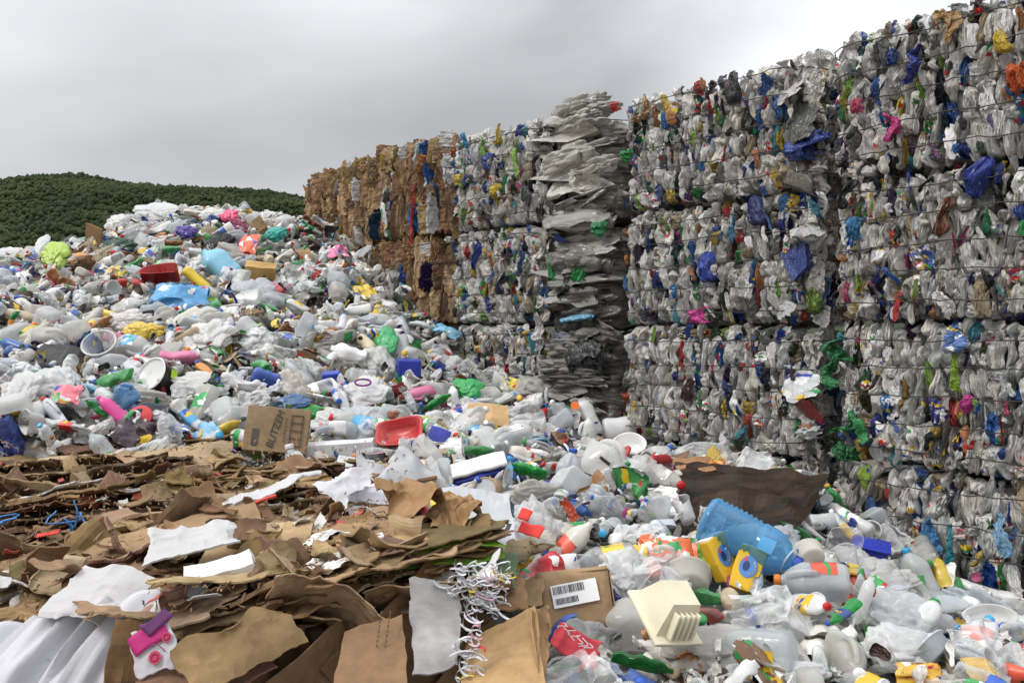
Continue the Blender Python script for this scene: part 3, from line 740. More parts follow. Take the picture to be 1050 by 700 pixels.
        if style == 'plastic':           # loose ends sticking out
            for _ in range(int(34 * w)):
                xc, zc = rng.uniform(-.5, .5) * w, rng.uniform(.03, .97) * h
                if hidden(xc, zc): continue
                col = jit(BRIGHTS[rng.choice(len(BRIGHTS), p=BRW)]) if rng.random() < .38 else wall_colour()
                add('plastic_scrap', LIB['strip'][rng.integers(30)] if rng.random() < .7 else LIB['squash'][rng.integers(26)], (xc, face_b(xc, zc) + .005 + rng.uniform(0, .025), zc),
                    Euler((rng.uniform(-.3, .3), rng.normal(0, .4), rng.uniform(-.5, .5))), (rng.uniform(.015, .05), rng.uniform(.03, .06), rng.uniform(.05, .13)), root, col, M_BALED)
    for k in range(wires):
        zz = h * (k + .6) / (wires + .2) + rng.uniform(-.012, .012); xs = np.linspace(-w / 2, w / 2, 26)
        if hidden(0, zz): continue
        P = [(-w / 2 - .03, -.4, zz)] + [(x, face_b(x, zz) + .034 + .012 * float(vnoise(np.array([[x * 7, zz * 5, 0]]), seed)[0]), zz + .007 * math.sin(x * 5 + k) + .004 * rng.normal()) for x in xs] + [(w / 2 + .03, -.4, zz)]
        add('wire', mk('wire', *tube(P, .0033, 5), M_WIRE), parent=root)
    return root

ROWN = {3: 'top row', 2: 'second row from the top', 1: 'third row from the top', 0: 'lowest row'}
rows = [(0, .8), (.8, 1.6), (1.6, 2.4), (2.4, 3.22)]
for r in (3, 2, 1, 0):
    bale(('A', r), -.48, 1.08, rows[r][0], rows[r][1], 'plastic', f'wired crushed plastic bale at right edge of wall, {ROWN[r]}', recess=rng.uniform(-.02, .03) + (.04 if r == 1 else 0))
for r in (3, 2, 1, 0):
    bale(('B', r), 1.19, 2.74, rows[r][0] - .015, rows[r][1] - .03, 'plastic', f'wired crushed plastic bale second from right edge, {ROWN[r]}', recess=rng.uniform(-.01, .05))
for r in (3, 2, 1, 0):
    bale(('C', r), 2.8, 3.5, rows[r][0] - .02, rows[r][1] - .02, 'film', f'narrow grey folded film bale between plastic bales, {ROWN[r]}', recess=.05 + .02 * r, wires=4)
for r in (3, 2, 1):
    bale(('D', r), 3.56, 4.74, rows[r][0], rows[r][1] - .01, 'plastic', f'wired crushed plastic bale beside the cardboard bales, {ROWN[r]}', recess=rng.uniform(0, .04))
for r in (3, 2):
    bale(('E', r), 4.8, 6.17, rows[r][0] + .02, rows[r][1] + .05 * (r == 3), 'card', f'brown cardboard bale beside the wired plastic bales, {ROWN[r]}', recess=.03)
    bale(('F', r), 6.22, 7.45, rows[r][0] - .02, rows[r][1] + .0, 'card', f'brown cardboard bale at the far left end of the wall, {ROWN[r]}', recess=.05)

# pieces that stand out on the wall: (u, v, width, height, colour, shape, name)
STAND = [(1002, 182, .13, .22, (.02, .05, .36), 'wad', 'blue_tub', 'crumpled royal blue tub'), (968, 222, .13, .2, (.2, .075, .03), 'wad', 'brown_pouch', 'shiny brown pouch with tan edges'),
         (916, 134, .11, .17, (.62, .03, .22), 'squash', 'pink_frame', 'hot pink squashed container'), (880, 110, .07, .09, (.7, .1, .2), 'wad', 'pink_film', 'bright pink film scrap'),
         (712, 324, .16, .11, (.75, .04, .38), 'wad', 'magenta_film', 'magenta plastic scrap'), (722, 274, .12, .2, (.02, .06, .42), 'wad', 'blue_bag', 'royal blue bag'),
         (974, 31, .13, .2, (.5, .3, .11), 'squash', 'tan_tray', 'tan cardboard tray'), (1043, 82, .12, .15, (.75, .14, .02), 'wad', 'orange_disc', 'orange flattened tub'),
         (938, 72, .1, .2, (.02, .04, .3), 'squash', 'navy_jug', 'dark blue jug'), (748, 90, .1, .22, (.012, .012, .014), 'wad', 'black_bag', 'black bag'), (772, 215, .14, .2, (.015, .03, .16), 'wad', 'navy_bag', 'navy blue bag'),
         (750, 236, .07, .2, (.05, .25, .42), 'squash', 'teal_bottle', 'teal squashed bottle'), (690, 300, .1, .1, (.1, .35, .7), 'squash', 'blue_strapping', 'pale blue strapping'), (1026, 45, .09, .12, (.7, .5, .02), 'wad', 'yellow_film', 'yellow film scrap'),
         (876, 235, .11, .14, (.04, .25, .5), 'wad', 'blue_packet', 'bright blue packet'), (868, 200, .12, .17, (.012, .012, .013), 'wad', 'black_tray', 'black tray'), (920, 318, .05, .16, (.6, .02, .02), 'squash', 'red_bottle', 'red squashed bottle'),
         (980, 385, .07, .2, (.3, .5, .03), 'squash', 'lime_bottle', 'lime green squashed bottle'), (990, 415, .07, .1, (.75, .05, .35), 'wad', 'pink_scrap', 'pink plastic scrap'), (925, 405, .06, .18, (.35, .2, .05), 'squash', 'brown_bottle', 'brown squashed bottle'),
         (975, 350, .13, .16, (.1, .2, .5), 'squash', 'printed_packet', 'packet printed red and blue'), (1028, 405, .06, .25, (.65, .66, .66), 'squash', 'white_jug', 'white squashed jug'), (745, 420, .06, .15, (.65, .5, .02), 'squash', 'yellow_bottle', 'yellow squashed bottle'),
         (706, 400, .1, .16, (.07, .03, .02), 'wad', 'brown_bag', 'dark brown bag'), (955, 550, .09, .2, (.1, .35, .7), 'squash', 'blue_bottle', 'pale blue squashed bottle'), (1028, 550, .1, .24, (.3, .55, .8), 'squash', 'sky_bottle', 'sky blue squashed bottle'),
         (977, 565, .07, .24, (.02, .35, .42), 'squash', 'turquoise_film', 'turquoise film'), (470, 185, .1, .1, (.7, .5, .03), 'wad', 'yellow_bag', 'yellow bag'), (508, 196, .12, .13, (.72, .55, .03), 'wad', 'yellow_tub', 'yellow flattened tub'),
         (497, 155, .08, .22, (.25, .5, .05), 'squash', 'lime_film', 'lime green film'), (530, 168, .07, .26, (.3, .5, .08), 'squash', 'olive_film', 'yellow green film'), (513, 140, .06, .18, (.5, .38, .02), 'squash', 'gold_film', 'gold film'), (478, 145, .06, .14, (.03, .3, .6), 'squash', 'cyan_film', 'cyan film'),
         (500, 166, .14, .15, (.02, .05, .35), 'wad', 'blue_wad', 'blue film wad'), (423, 225, .1, .6, (.62, .02, .03), 'squash', 'red_banner', 'red and white banner strip'), (447, 200, .07, .3, (.015, .012, .06), 'squash', 'dark_film', 'dark purple film'),
         (395, 215, .22, .45, (.62, .62, .63), 'squash', 'white_carton', 'white printed carton'), (400, 238, .1, .18, (.03, .22, .05), 'squash', 'green_carton', 'green carton'), (488, 265, .07, .26, (.02, .06, .4), 'squash', 'blue_film', 'blue film'), (515, 290, .13, .2, (.03, .03, .08), 'wad', 'dark_bag', 'dark blue bag'),
         (566, 240, .22, .13, (.02, .06, .42), 'wad', 'blue_sack', 'royal blue sack'), (590, 280, .16, .2, (.03, .35, .08), 'wad', 'green_bag', 'green bag'), (575, 300, .2, .2, (.015, .015, .016), 'wad', 'black_sack', 'black sack'), (598, 372, .4, .3, (.015, .015, .015), 'wad', 'black_sheet', 'black plastic sheet'),
         (588, 328, .35, .07, (.2, .5, .7), 'wad', 'blue_strip', 'pale blue strip'), (610, 235, .14, .12, (.03, .3, .1), 'wad', 'green_tub', 'green tub'), (565, 283, .06, .3, (.03, .35, .1), 'squash', 'green_strip', 'green strip'),
         (800, 92, .22, .2, (.68, .68, .66), 'wad', 'white_lid', 'white crumpled lid'), (815, 150, .3, .2, (.02, .06, .32), 'wad', 'blue_sheet', 'blue sheet'), (810, 125, .25, .3, (.1, .1, .09), 'wad', 'black_film', 'dark film'), (805, 190, .3, .22, (.28, .26, .22), 'wad', 'grey_film', 'dirty grey film'),
         (815, 270, .2, .26, (.02, .05, .28), 'wad', 'blue_crate', 'blue crushed crate'), (820, 245, .22, .14, (.65, .65, .64), 'wad', 'white_tub', 'white tub'), (815, 395, .26, .22, (.62, .63, .64), 'wad', 'white_bag', 'white bag with blue print'),
         (828, 422, .2, .14, (.35, .012, .015), 'wad', 'red_tub', 'dark red tub'), (822, 445, .18, .08, (.7, .7, .7), 'wad', 'white_tray', 'white tray'), (850, 360, .2, .13, (.02, .22, .06), 'squash', 'green_bottle', 'green crushed bottle'),
         (845, 385, .15, .2, (.02, .25, .07), 'squash', 'green_bottle', 'green crushed bottle'), (860, 435, .16, .18, (.02, .28, .07), 'squash', 'green_bottle', 'green crushed bottle'), (880, 440, .15, .17, (.03, .32, .08), 'squash', 'green_bottle', 'green crushed bottle'), (862, 465, .17, .12, (.02, .2, .06), 'wad', 'green_bottle', 'green crushed bottle'), (548, 440, .2, .2, (.1, .1, .1), 'wad', 'dark_wad', 'dark film'),
         (640, 160, .1, .09, (.03, .35, .08), 'wad', 'green_cap', 'green lid'), (655, 115, .14, .2, (.5, .33, .15), 'squash', 'tan_bottle', 'tan bottle'), (628, 110, .08, .08, (.6, .04, .03), 'wad', 'red_scrap', 'red scrap'), (800, 312, .2, .14, (.66, .66, .66), 'wad', 'white_wad', 'white film wad')]
for (u, v, w, h, c, key, nm, lab) in STAND:
    t, z = wall_tz(u, v); best = None
    for k, (root, bw, bh) in BALES.items():
        lc = root.matrix_basis if False else None
        o = root.location; tt = (np.array([o.x, o.y]) - W0) @ WD
        dx = max(0, abs(t - tt) - bw / 2); dz = max(0, o.z - z, z - o.z - bh); s_ = dx + dz
        if best is None or s_ < best[0]: best = (s_, root, t - tt, z - o.z, k)
    _, root, lx, lz, k = best
    lift = .03 if k[0] != 'C' else .06
    if 790 < u < 865: lift = -.02
    if key == 'wad' and w < .2: key = 'strip' if h > w * 1.3 else 'pleat'
    me = LIB[key][rng.integers(len(LIB[key]))]
    o = add(nm, me, (lx, lift, lz), Euler((rng.uniform(-.15, .15), rng.normal(0, .15), rng.uniform(-.3, .3))), (w, min(w, .13), h), root, tuple(np.array(c) * .82 + .02), M_PRINTB if 'print' in lab else M_BALED)
    o['label'] = lab + ' pressed into the bale'

# ================================================================== THE HEAP
m, n, l, out = newmat('heap_litter')
at_ = n.new('ShaderNodeAttribute'); at_.attribute_name = 'Col'; tc = n.new('ShaderNodeTexCoord')
p = pbsdf(n, .4, .4); l.new(mul_noise(n, l, at_.outputs['Color'], tc.outputs['Object'], 25, .6, 1), p.inputs['Base Color'])
nz = n.new('ShaderNodeTexNoise'); nz.inputs['Scale'].default_value = 40; l.new(tc.outputs['Object'], nz.inputs['Vector']); l.new(bump(n, l, nz.outputs[0], .5, .02), p.inputs['Normal'])
l.new(p.outputs[0], out.inputs[0]); M_LITTER = m
m, n, l, out = newmat('heap_body'); tc = n.new('ShaderNodeTexCoord'); vo = n.new('ShaderNodeTexVoronoi'); vo.inputs['Scale'].default_value = 12; l.new(tc.outputs['Object'], vo.inputs['Vector'])
sp = n.new('ShaderNodeSeparateColor'); l.new(vo.outputs['Color'], sp.inputs[0]); r_ = n.new('ShaderNodeValToRGB'); r_.color_ramp.elements[0].color = (.12, .11, .095, 1); r_.color_ramp.elements[1].color = (.6, .59, .56, 1)
l.new(sp.outputs[0], r_.inputs[0]); p = pbsdf(n, .6, .3); l.new(mul_noise(n, l, r_.outputs[0], tc.outputs['Object'], 20, .5, 1), p.inputs['Base Color']); l.new(bump(n, l, vo.outputs['Distance'], 1, .04), p.inputs['Normal']); l.new(p.outputs[0], out.inputs[0])
hb = HH - .09
_nf = [f for f in grid_faces(len(gy), len(gx), False)]
_wside = ((XX - W0[0]) * WN[0] + (YY - W0[1]) * WN[1]).ravel()
_nf = [f for f in _nf if _wside[f[0]] > -.6]
heap = add('heap_body', mk('heap_body', np.c_[XX.ravel(), YY.ravel(), hb.ravel()], _nf, m)); tag(heap, kind='structure')

# footprints kept clear of loose litter
FB = [(-.92, 2.33), (-.1, 2.95), (-.78, 3.72), (-2.05, 2.92)]       # front cardboard bale
BB = [(-3.6, 4.0), (-2.4, 3.4), (-.45, 3.3), (-.55, 4.55), (-1.5, 4.75), (-3.7, 5.15)]   # torn cardboard bale behind it
TP = [pt(690, 480, 5.15)[:2], pt(848, 492, 4.85)[:2], pt(815, 548, 4.35)[:2], pt(690, 592, 4.0)[:2]]   # brown sheet by the wall
CARDZONE = [(-.9, 2.3), (-.4, 1.9), (-.25, 2.0), (.13, 2.35), (.14, 2.95), (-.02, 3.45), (-.6, 3.2)]
def inside(p, poly):
    c = False
    for (x1, y1), (x2, y2) in zip(poly, poly[1:] + poly[:1]):
        if (y1 > p[1]) != (y2 > p[1]) and p[0] < (x2 - x1) * (p[1] - y1) / (y2 - y1) + x1: c = not c
    return c
def shut(x, y, mg=0.0):
    if (np.array([x, y]) - W0) @ WN < .08 + mg: return True
    return any(inside((x, y), q) for q in (FB, BB, [tuple(a) for a in TP], CARDZONE))

# layer underneath: crushed litter nobody could count, joined into one mass
fl = np.random.default_rng(7)
PV, PF, PC, off = [], [], [], 0
fillsrc = [mesh_arrays(d['me'] if isinstance(d, dict) else d) for key in ('pet_small', 'whb', 'tub', 'can', 'pack', 'squash') for d in LIB[key][:3]]
fillscale = [1.0] * 15 + [.16] * 3
cnt = 0
while cnt < 1900:
    y = fl.uniform(2.3, 12.3); x = fl.uniform(-6.5, 3)
    u, v = proj((x, y, H(x, y)))
    if not (-60 < u < 1110 and v < 760) or shut(x, y, -.05): continue
    if fl.random() > min(1, 1.25 - y / 16): continue
    k = int(fl.integers(len(fillsrc))); Vv, Ff = fillsrc[k]; s_ = fillscale[k] * fl.uniform(.6, 1.2)
    M_ = Matrix.Translation((x, y, H(x, y) + fl.uniform(-.07, .0))) @ Euler(fl.uniform(0, 6.28, 3)).to_matrix().to_4x4() @ Matrix.Scale(s_, 4)
    PV.append(place_on(Vv - Vv.mean(0), M_)); PF += [tuple(i + off for i in f) for f in Ff]
    c = wall_colour() if fl.random() < .8 else (.1, .08, .06)
    PC.append(np.tile((*c, 1), (len(Vv), 1))); off += len(Vv); cnt += 1
me = mk('buried_litter', np.concatenate(PV), PF, M_LITTER)
ca = me.color_attributes.new('Col', 'FLOAT_COLOR', 'POINT'); ca.data.foreach_set('color', np.concatenate(PC).ravel())
tag(add('buried_litter', me), 'small crushed litter filling the gaps of the heap', 'litter', kind='stuff')

# fine scraps between the things: bits of film, labels, caps
PV, PF, PC, off = [], [], [], 0
small = [mesh_arrays(me_) for me_ in (CAP, LIB['strip'][0], LIB['strip'][3], LIB['strip'][5], LIB['pleat'][1], LIB['pleat'][4], LIB['strip'][8])]
cnt = 0
while cnt < 2600:
    y = fl.uniform(2.3, 11.8); x = fl.uniform(-6.5, 3); u, v = proj((x, y, H(x, y)))
    if not (-40 < u < 1090 and v < 750) or shut(x, y, -.02): continue
    k = int(fl.integers(len(small))) if fl.random() < .5 else int(fl.integers(1, len(small))); Vv, Ff = small[k]; Vv = Vv - Vv.mean(0)
    sc3 = np.ones(3) if k == 0 else np.array([fl.uniform(.02, .06), fl.uniform(.01, .03), fl.uniform(.04, .12)])
    M_ = Matrix.Translation((x, y, H(x, y) + fl.uniform(.0, .10))) @ Euler(fl.uniform(0, 6.28, 3)).to_matrix().to_4x4()
    PV.append(place_on(Vv * sc3, M_)); PF += [tuple(i + off for i in f) for f in Ff]
    c = jit(BRIGHTS[fl.choice(len(BRIGHTS), p=BRW)], .06, fl) if (k == 0 or fl.random() < .28) else wall_colour()
    PC.append(np.tile((*c, 1), (len(Vv), 1))); off += len(Vv); cnt += 1
me = mk('fine_scraps', np.concatenate(PV), PF, M_LITTER)
ca = me.color_attributes.new('Col', 'FLOAT_COLOR', 'POINT'); ca.data.foreach_set('color', np.concatenate(PC).ravel())
tag(add('fine_scraps', me), 'small scraps of film, labels and caps strewn through the heap', 'scraps', kind='stuff')

# ------------------------------------------------------------------ loose things on the heap
THINGS = []        # (object, look, category, position)
LANDMARKS = []     # (phrase, u, v)
TAKEN = []         # (x, y, r)
def rot_axis(axis, roll=0.0):
    q = Vector(axis).normalized().to_track_quat('Z', 'Y'); return q @ Euler((0, 0, roll)).to_quaternion()
CN = {'blue': (.02, .1, .5), 'red': (.55, .02, .02), 'green': (.03, .3, .07), 'white': (.85, .85, .85), 'cyan': (.05, .38, .7), 'sky blue': (.05, .38, .7), 'yellow': (.7, .45, .02), 'orange': (.7, .2, .02), 'black': (.02, .02, .02)}
def bottle(kind, pos, quat, s, mat, colour, capc=None, sleeve=None, vi=None, name='plastic_bottle', rg=rng):
    """body mesh with its cap and label as parts; pos is the middle of the body"""
    lib = LIB[kind]; d = lib[rg.integers(len(lib)) if vi is None else vi]
    ctr = quat @ Vector((0, 0, d['L'] / 2 * s))
    o = add(name, d['me'], Vector(pos) - ctr, quat, s, None, colour, mat)
    if capc is not None:
        add('cap', CAPBIG if kind == 'jug' else CAP, d['tip'] - d['dir'] * .012, d['dir'].to_track_quat('Z', 'Y'), (1, 1, 1), o, CN.get(capc, capc) if isinstance(capc, str) else capc)
    if sleeve is not None and 'label' in d:
        add('label_sleeve', d['label'], (0, 0, 0), None, (1, 1, 1), o, sleeve)
    return o

CAPS = ['blue', 'red', 'green', 'white', 'cyan', 'yellow', 'orange']; CAPW = [.28, .2, .12, .2, .1, .05, .05]
SLV = [((.6, .03, .03), 'red'), ((.03, .1, .45), 'blue'), ((.05, .35, .08), 'green'), ((.85, .85, .84), 'white'), ((.7, .45, .03), 'yellow')]
HUES = [('light blue', (.2, .42, .6)), ('pink', (.65, .2, .34)), ('yellow', (.68, .5, .07)), ('red', (.45, .04, .035)), ('blue', (.05, .12, .4)), ('green', (.06, .3, .1)), ('brown', (.2, .11, .06)), ('orange', (.65, .25, .06)), ('grey', (.3, .3, .3)), ('black', (.025, .025, .027)), ('beige', (.55, .46, .32))]
WHITES = [(.82, .82, .81), (.72, .73, .72), (.68, .72, .76), (.76, .72, .64), (.58, .56, .51)]
LBC = [(.03, .1, .45), (.8, .8, .8), (.7, .1, .05), (.8, .8, .78), (.1, .4, .7), (.75, .5, .05), (.05, .35, .1)]
def pick_thing(x, y, far, rg):
    """one piece of litter; returns object, look, category"""
    nrm = Hn(x, y); tilt = nrm.rotation_difference(Vector((0, 0, 1))).inverted() if False else Vector((0, 0, 1)).rotation_difference(nrm)
    az = rg.uniform(0, 2 * math.pi); el = rg.normal(0, .32)
    ax = tilt @ Vector((math.cos(az) * math.cos(el), math.sin(az) * math.cos(el), math.sin(el)))
    q = rot_axis(ax, rg.uniform(0, 6.28)); qr = Euler(rg.uniform(0, 6.28, 3)).to_quaternion()
    qf = tilt @ Euler((rg.normal(0, .45), rg.normal(0, .45), rg.uniform(0, 6.28))).to_quaternion()
    P = lambda lift: Vector((x, y, H(x, y) + lift))
    k = rg.random()
    if y < 4.6 and k > .80 and rg.random() < .55: k = rg.uniform(0, .7)
    cap = str(rg.choice(CAPS, p=CAPW)) if rg.random() < .74 else None
    wh = jit(WHITES[rg.integers(5)], .02, rg)
    if k < .34:
        big = rg.random() < .55; sl = SLV[rg.integers(5)] if rg.random() < .5 else None
        o = bottle('pet' if big else 'pet_small', P(.05), q, rg.uniform(.85, 1.05), M_CLEAR, jit((.88, .9, .9), .02, rg), cap, sl[0] if sl else None, rg=rg)
        return o, ('large ' if big else 'small ') + 'clear bottle' + (f', {cap} cap' if cap else '') + (f', {sl[1]} label' if sl else ''), 'bottle'
    if k < .47:
        o = bottle('jug', P(.06), q, rg.uniform(.9, 1.1), M_NATURAL, jit([(.82, .83, .82), (.74, .76, .76), (.72, .71, .66), (.66, .70, .73)][rg.integers(4)], .02, rg), cap, LBC[rg.integers(len(LBC))] if rg.random() < .42 else None, name='milk_jug', rg=rg)
        return o, 'milky handled jug' + (f' with {cap} cap' if cap else '') + (', labelled' if any(c_.name.startswith('label') for c_ in o.children) else ''), 'jug'
    if k < .60:
        o = bottle('whb', P(.05), q, rg.uniform(.85, 1.15), M_HDPE, wh, cap, LBC[rg.integers(len(LBC))] if rg.random() < .68 else None, name='household_bottle', rg=rg)
        return o, 'opaque white bottle' + (f', {cap} cap' if cap else '') + (', labelled' if any(c_.name.startswith('label') for c_ in o.children) else ''), 'bottle'
    if k < .67:
        s_ = rg.uniform(.45, .9) if rg.random() < .75 else rg.uniform(.9, 1.3); o = add('plastic_bag', LIB['bag'][rg.integers(14)], P(.04), qf, (s_, s_ * rg.uniform(.75, 1.1), s_ * .9), None, wh, M_FILM)
        return o, ('small' if s_ < .72 else 'large') + ' crumpled white bag', 'bag'
    if k < .72:
        s_ = rg.uniform(.45, .85); o = add('plastic_film', LIB['sheet'][rg.integers(10)], P(.07), qf, s_, None, (.9, .91, .91), M_THIN)
        return o, ('small' if s_ < .8 else 'large') + ' crumpled sheet of clear film', 'film'
    if k < .76:
        cl = rg.random() < .4; dark = rg.random() < .12; o = add('plastic_tub', LIB['tub'][rg.integers(8)], P(.05), qr, rg.uniform(.8, 1.25), None, (.9, .9, .9) if cl else ((.02, .02, .02) if dark else wh), M_CLEAR if cl else M_HDPE)
        return o, ('clear' if cl else 'black' if dark else 'white') + ' open plastic tub', 'tub'
    if k < .80:
        o = bottle('pet', P(.05), q, rg.uniform(.8, 1.05), M_TINT, jit((.16, .55, .22), .03, rg) if rg.random() < .8 else (.5, .26, .1), cap, rg=rg)
        gr = o.color[1] > o.color[0]; return o, ('green' if gr else 'amber') + ' crushed drink bottle' + (f' with {cap} cap' if cap else ''), 'bottle'
    if k < .855:
        hn, hc = HUES[rg.integers(len(HUES))]; o = bottle('whb', P(.05), q, rg.uniform(.85, 1.15), M_OPAQUE, jit(hc, .03, rg), cap, name='household_bottle', rg=rg)
        return o, f'{hn} plastic bottle' + (f' with {cap} cap' if cap else ''), 'bottle'
    if k < .90:
        hn, hc = HUES[rg.integers(len(HUES))]; o = add('printed_packet', LIB['pack'][rg.integers(8)], P(.06), qf, rg.uniform(.7, 1.3), None, jit(hc, .03, rg), M_PRINT)
        return o, f'{hn} printed packet', 'packet'
    if k < .925:
        hn, hc = HUES[[3, 4, 5, 9, 8][rg.integers(5)]]; me_ = rg.random() < .4; o = add('drink_can', LIB['can'][rg.integers(5)], P(.04), qr, 1.0, None, hc, M_METAL if me_ else M_OPAQUE)
        return o, ('bare silver' if me_ else hn) + ' drink can', 'can'
    if k < .945:
        hn, hc = HUES[rg.integers(len(HUES))]; o = add('lid', LIB['lid'][rg.integers(4)], P(.06), qf, 1.0, None, hc if rg.random() < .6 else wh, M_OPAQUE); nm = 'white' if min(o.color[:3]) > .4 else hn
        return o, f'round {nm} lid', 'lid'
    if k < .965:
        o = add('cup', LIB['cup'][rg.integers(5)], P(.05), qr, 1.1, None, (.9, .9, .9), M_CLEAR); return o, 'clear drink cup', 'cup'
    if k < .985:
        o = add('cardboard_piece', LIB['board'][rg.integers(8)], P(.06), qf, rg.uniform(.5, .9), None, jit(CARDS[rg.integers(5)], .04, rg), M_CARD); return o, 'torn piece of brown cardboard', 'cardboard'
    hn, hc = HUES[rg.integers(len(HUES))]; s_ = rg.uniform(.4, .75); o = add('plastic_bag', LIB['bag'][rg.integers(14)], P(.05), qf, s_, None, hc, M_FILM); return o, f'crumpled {hn} bag', 'bag'

# ------------------------------------------------------------------ the things one picks out at once
hr = np.random.default_rng(321)
def note(o, label, cat, short, u, v, p, r):
    tag(o, label, cat); TAKEN.append((p[0], p[1], r))
    if short: LANDMARKS.append((short, u, v))
    return o
def attach(ch, par):
    bpy.context.view_layer.update(); ch.parent = par; ch.matrix_parent_inverse = par.matrix_basis.inverted()
    for k in ('category', 'group', 'label'):
        if k in ch: del ch[k]
def pxm(p): return FPX / p[1]                    # photo pixels per metre at a point
def lay(a, b, lift=.07, depth=0.0):
    """middle point, axis and length of something lying from photo point a (base) to b (tip)"""
    u, v = (a[0] + b[0]) / 2, (a[1] + b[1]) / 2; p = at(u, v, lift); k = pxm(p)
    return p, Vector(((b[0] - a[0]) / k, depth, (a[1] - b[1]) / k)), u, v
def h_bottle(kind, a, b, mat, colour, capc, label, short=None, depth=0.0, sleeve=None, vi=None, roll=None, name='plastic_bottle', cat='bottle', fat=1.0, lift=.1):
    p, ax, u, v = lay(a, b, lift, depth); L = LIB[kind][0]['L']; s_ = ax.length / L
    q = rot_axis(ax, hr.uniform(0, 6.28) if roll is None else roll)
    o = bottle(kind, p, q, s_, mat, colour, capc, sleeve, vi, name, hr)
    if fat != 1: o.scale = (s_ * fat, s_ * fat, s_)
    return note(o, label, cat, short, u, v, p, .11)
def h_bag(u, v, wpx, hpx, colour, label, short=None, mat=None, name='plastic_bag', cat='bag', lift=.06, key='bag', vi=None, depth=None, rz=0.0):
    p = at(u, v, lift); k = pxm(p); me = LIB[key][hr.integers(len(LIB[key])) if vi is None else vi]
    e = np.ptp(mesh_arrays(me)[0], axis=0)
    sx, sy = wpx / k / e[0], hpx / k / e[1] * 1.15; sz = min(sx, sy) * .9 if depth is None else depth
    o = add(name, me, p, Euler((R(48), 0, 0)).to_quaternion() @ Euler((hr.uniform(-.2, .2), hr.uniform(-.2, .2), rz)).to_quaternion(), (sx, sy, sz), None, colour, mat or M_FILM)
    return note(o, label, cat, short, u, v, p, min(wpx, hpx) / k * .38)
def disc(rx, ry, seg=24, z=0.0):
    th = np.linspace(0, 2 * math.pi, seg, endpoint=False); return np.c_[rx * np.cos(th), ry * np.sin(th), np.full(seg, z)], [tuple(range(seg))]
def plate(w, h, th=.0012, z=0): return box((0, 0, z), (w, h, th))
def text_mesh(s, size, mat, shear=0.0):
    cu = bpy.data.curves.new('lettering', 'FONT'); cu.body = s; cu.size = size; cu.extrude = .0006; cu.align_x = 'CENTER'; cu.align_y = 'CENTER'; cu.shear = shear; cu.resolution_u = 3
    ob = bpy.data.objects.new('lettering', cu); COL.objects.link(ob); dg = bpy.context.evaluated_depsgraph_get()
    me = bpy.data.meshes.new_from_object(ob.evaluated_get(dg)); bpy.data.objects.remove(ob); bpy.data.curves.remove(cu)
    me.materials.clear(); me.materials.append(mat); return me
def h_box(u, v, size, eul, colour, label, short, name='carton', cat='carton', mat=None, lift=.08, bev=.004, r=.1, dent=.006):
    p = at(u, v, lift); V, F = box((0, 0, 0), size, bev)
    bm = bmesh.new(); vs = [bm.verts.new(c) for c in V]; [bm.faces.new([vs[i] for i in f]) for f in F]
    bmesh.ops.subdivide_edges(bm, edges=bm.edges[:], cuts=3, use_grid_fill=True); P_ = np.array([w.co[:] for w in bm.verts])
    P_ += dent * np.c_[vnoise(P_ * 11, 1), vnoise(P_ * 11, 2), vnoise(P_ * 11, 3)]
    for w, c in zip(bm.verts, P_): w.co = c
    me = bpy.data.meshes.new(name); bm.to_mesh(me); bm.free(); me.materials.append(mat or M_CARD)
    root = empty(name, p); root.rotation_euler = eul
    add('body', me, parent=root, color=colour); note(root, label, cat, short, u, v, p, r); return root

# big blue water bottle
BIG = [(0, .012), (.06, .006), (.088, .0), (.1, .016)] + [q for i in range(9) for q in ((.101, .03 + i * .021), (.0905, .0405 + i * .021))] + [(.1, .225), (.101, .26), (.094, .3), (.07, .335), (.036, .356), (.028, .362), (.028, .385)]
p, ax, u, v = lay((731, 538), (808, 572), .16, -.16)
V, F = lathe(BIG, 32, cap1=False); V = crush(V, hr, .04, 3, .001, 10)
q = rot_axis(ax, .6); root = empty('water_bottle', p - (q @ Vector((0, 0, .19))) * 1.0, rot=q)
m, n, l, out = newmat('blue_clear_plastic'); tr = n.new('ShaderNodeBsdfTransparent'); tr.inputs[0].default_value = (.5, .76, .94, 1); pb = pbsdf(n, .1, .8); pb.inputs['Base Color'].default_value = (.12, .35, .62, 1)
lw = n.new('ShaderNodeLayerWeight'); lw.inputs[0].default_value = .5; mr = n.new('ShaderNodeMapRange'); mr.inputs[3].default_value = .28; mr.inputs[4].default_value = .9; l.new(lw.outputs['Facing'], mr.inputs[0])
sx_ = n.new('ShaderNodeMixShader'); l.new(mr.outputs[0], sx_.inputs[0]); l.new(tr.outputs[0], sx_.inputs[1]); l.new(pb.outputs[0], sx_.inputs[2]); l.new(sx_.outputs[0], out.inputs[0])
add('body', mk('body', V, F, m), parent=root)
cv, cf = lathe([(0, 0), (.031, 0), (.032, .003), (.032, .024), (.029, .028), (.01, .029)], 24, cap0=False); add('cap', mk('cap', cv, cf, M_OPAQUE), (0, 0, .37), parent=root, color=(.02, .07, .4))
rv, rf = tube([(.055 * math.cos(w), .055 * math.sin(w), .352 + .012 * math.cos(w * 1)) for w in np.linspace(0, 6.1, 24)], .004, 6); add('carry_ring', mk('carry_ring', rv, rf, M_HDPE), parent=root, color=(.6, .7, .8))
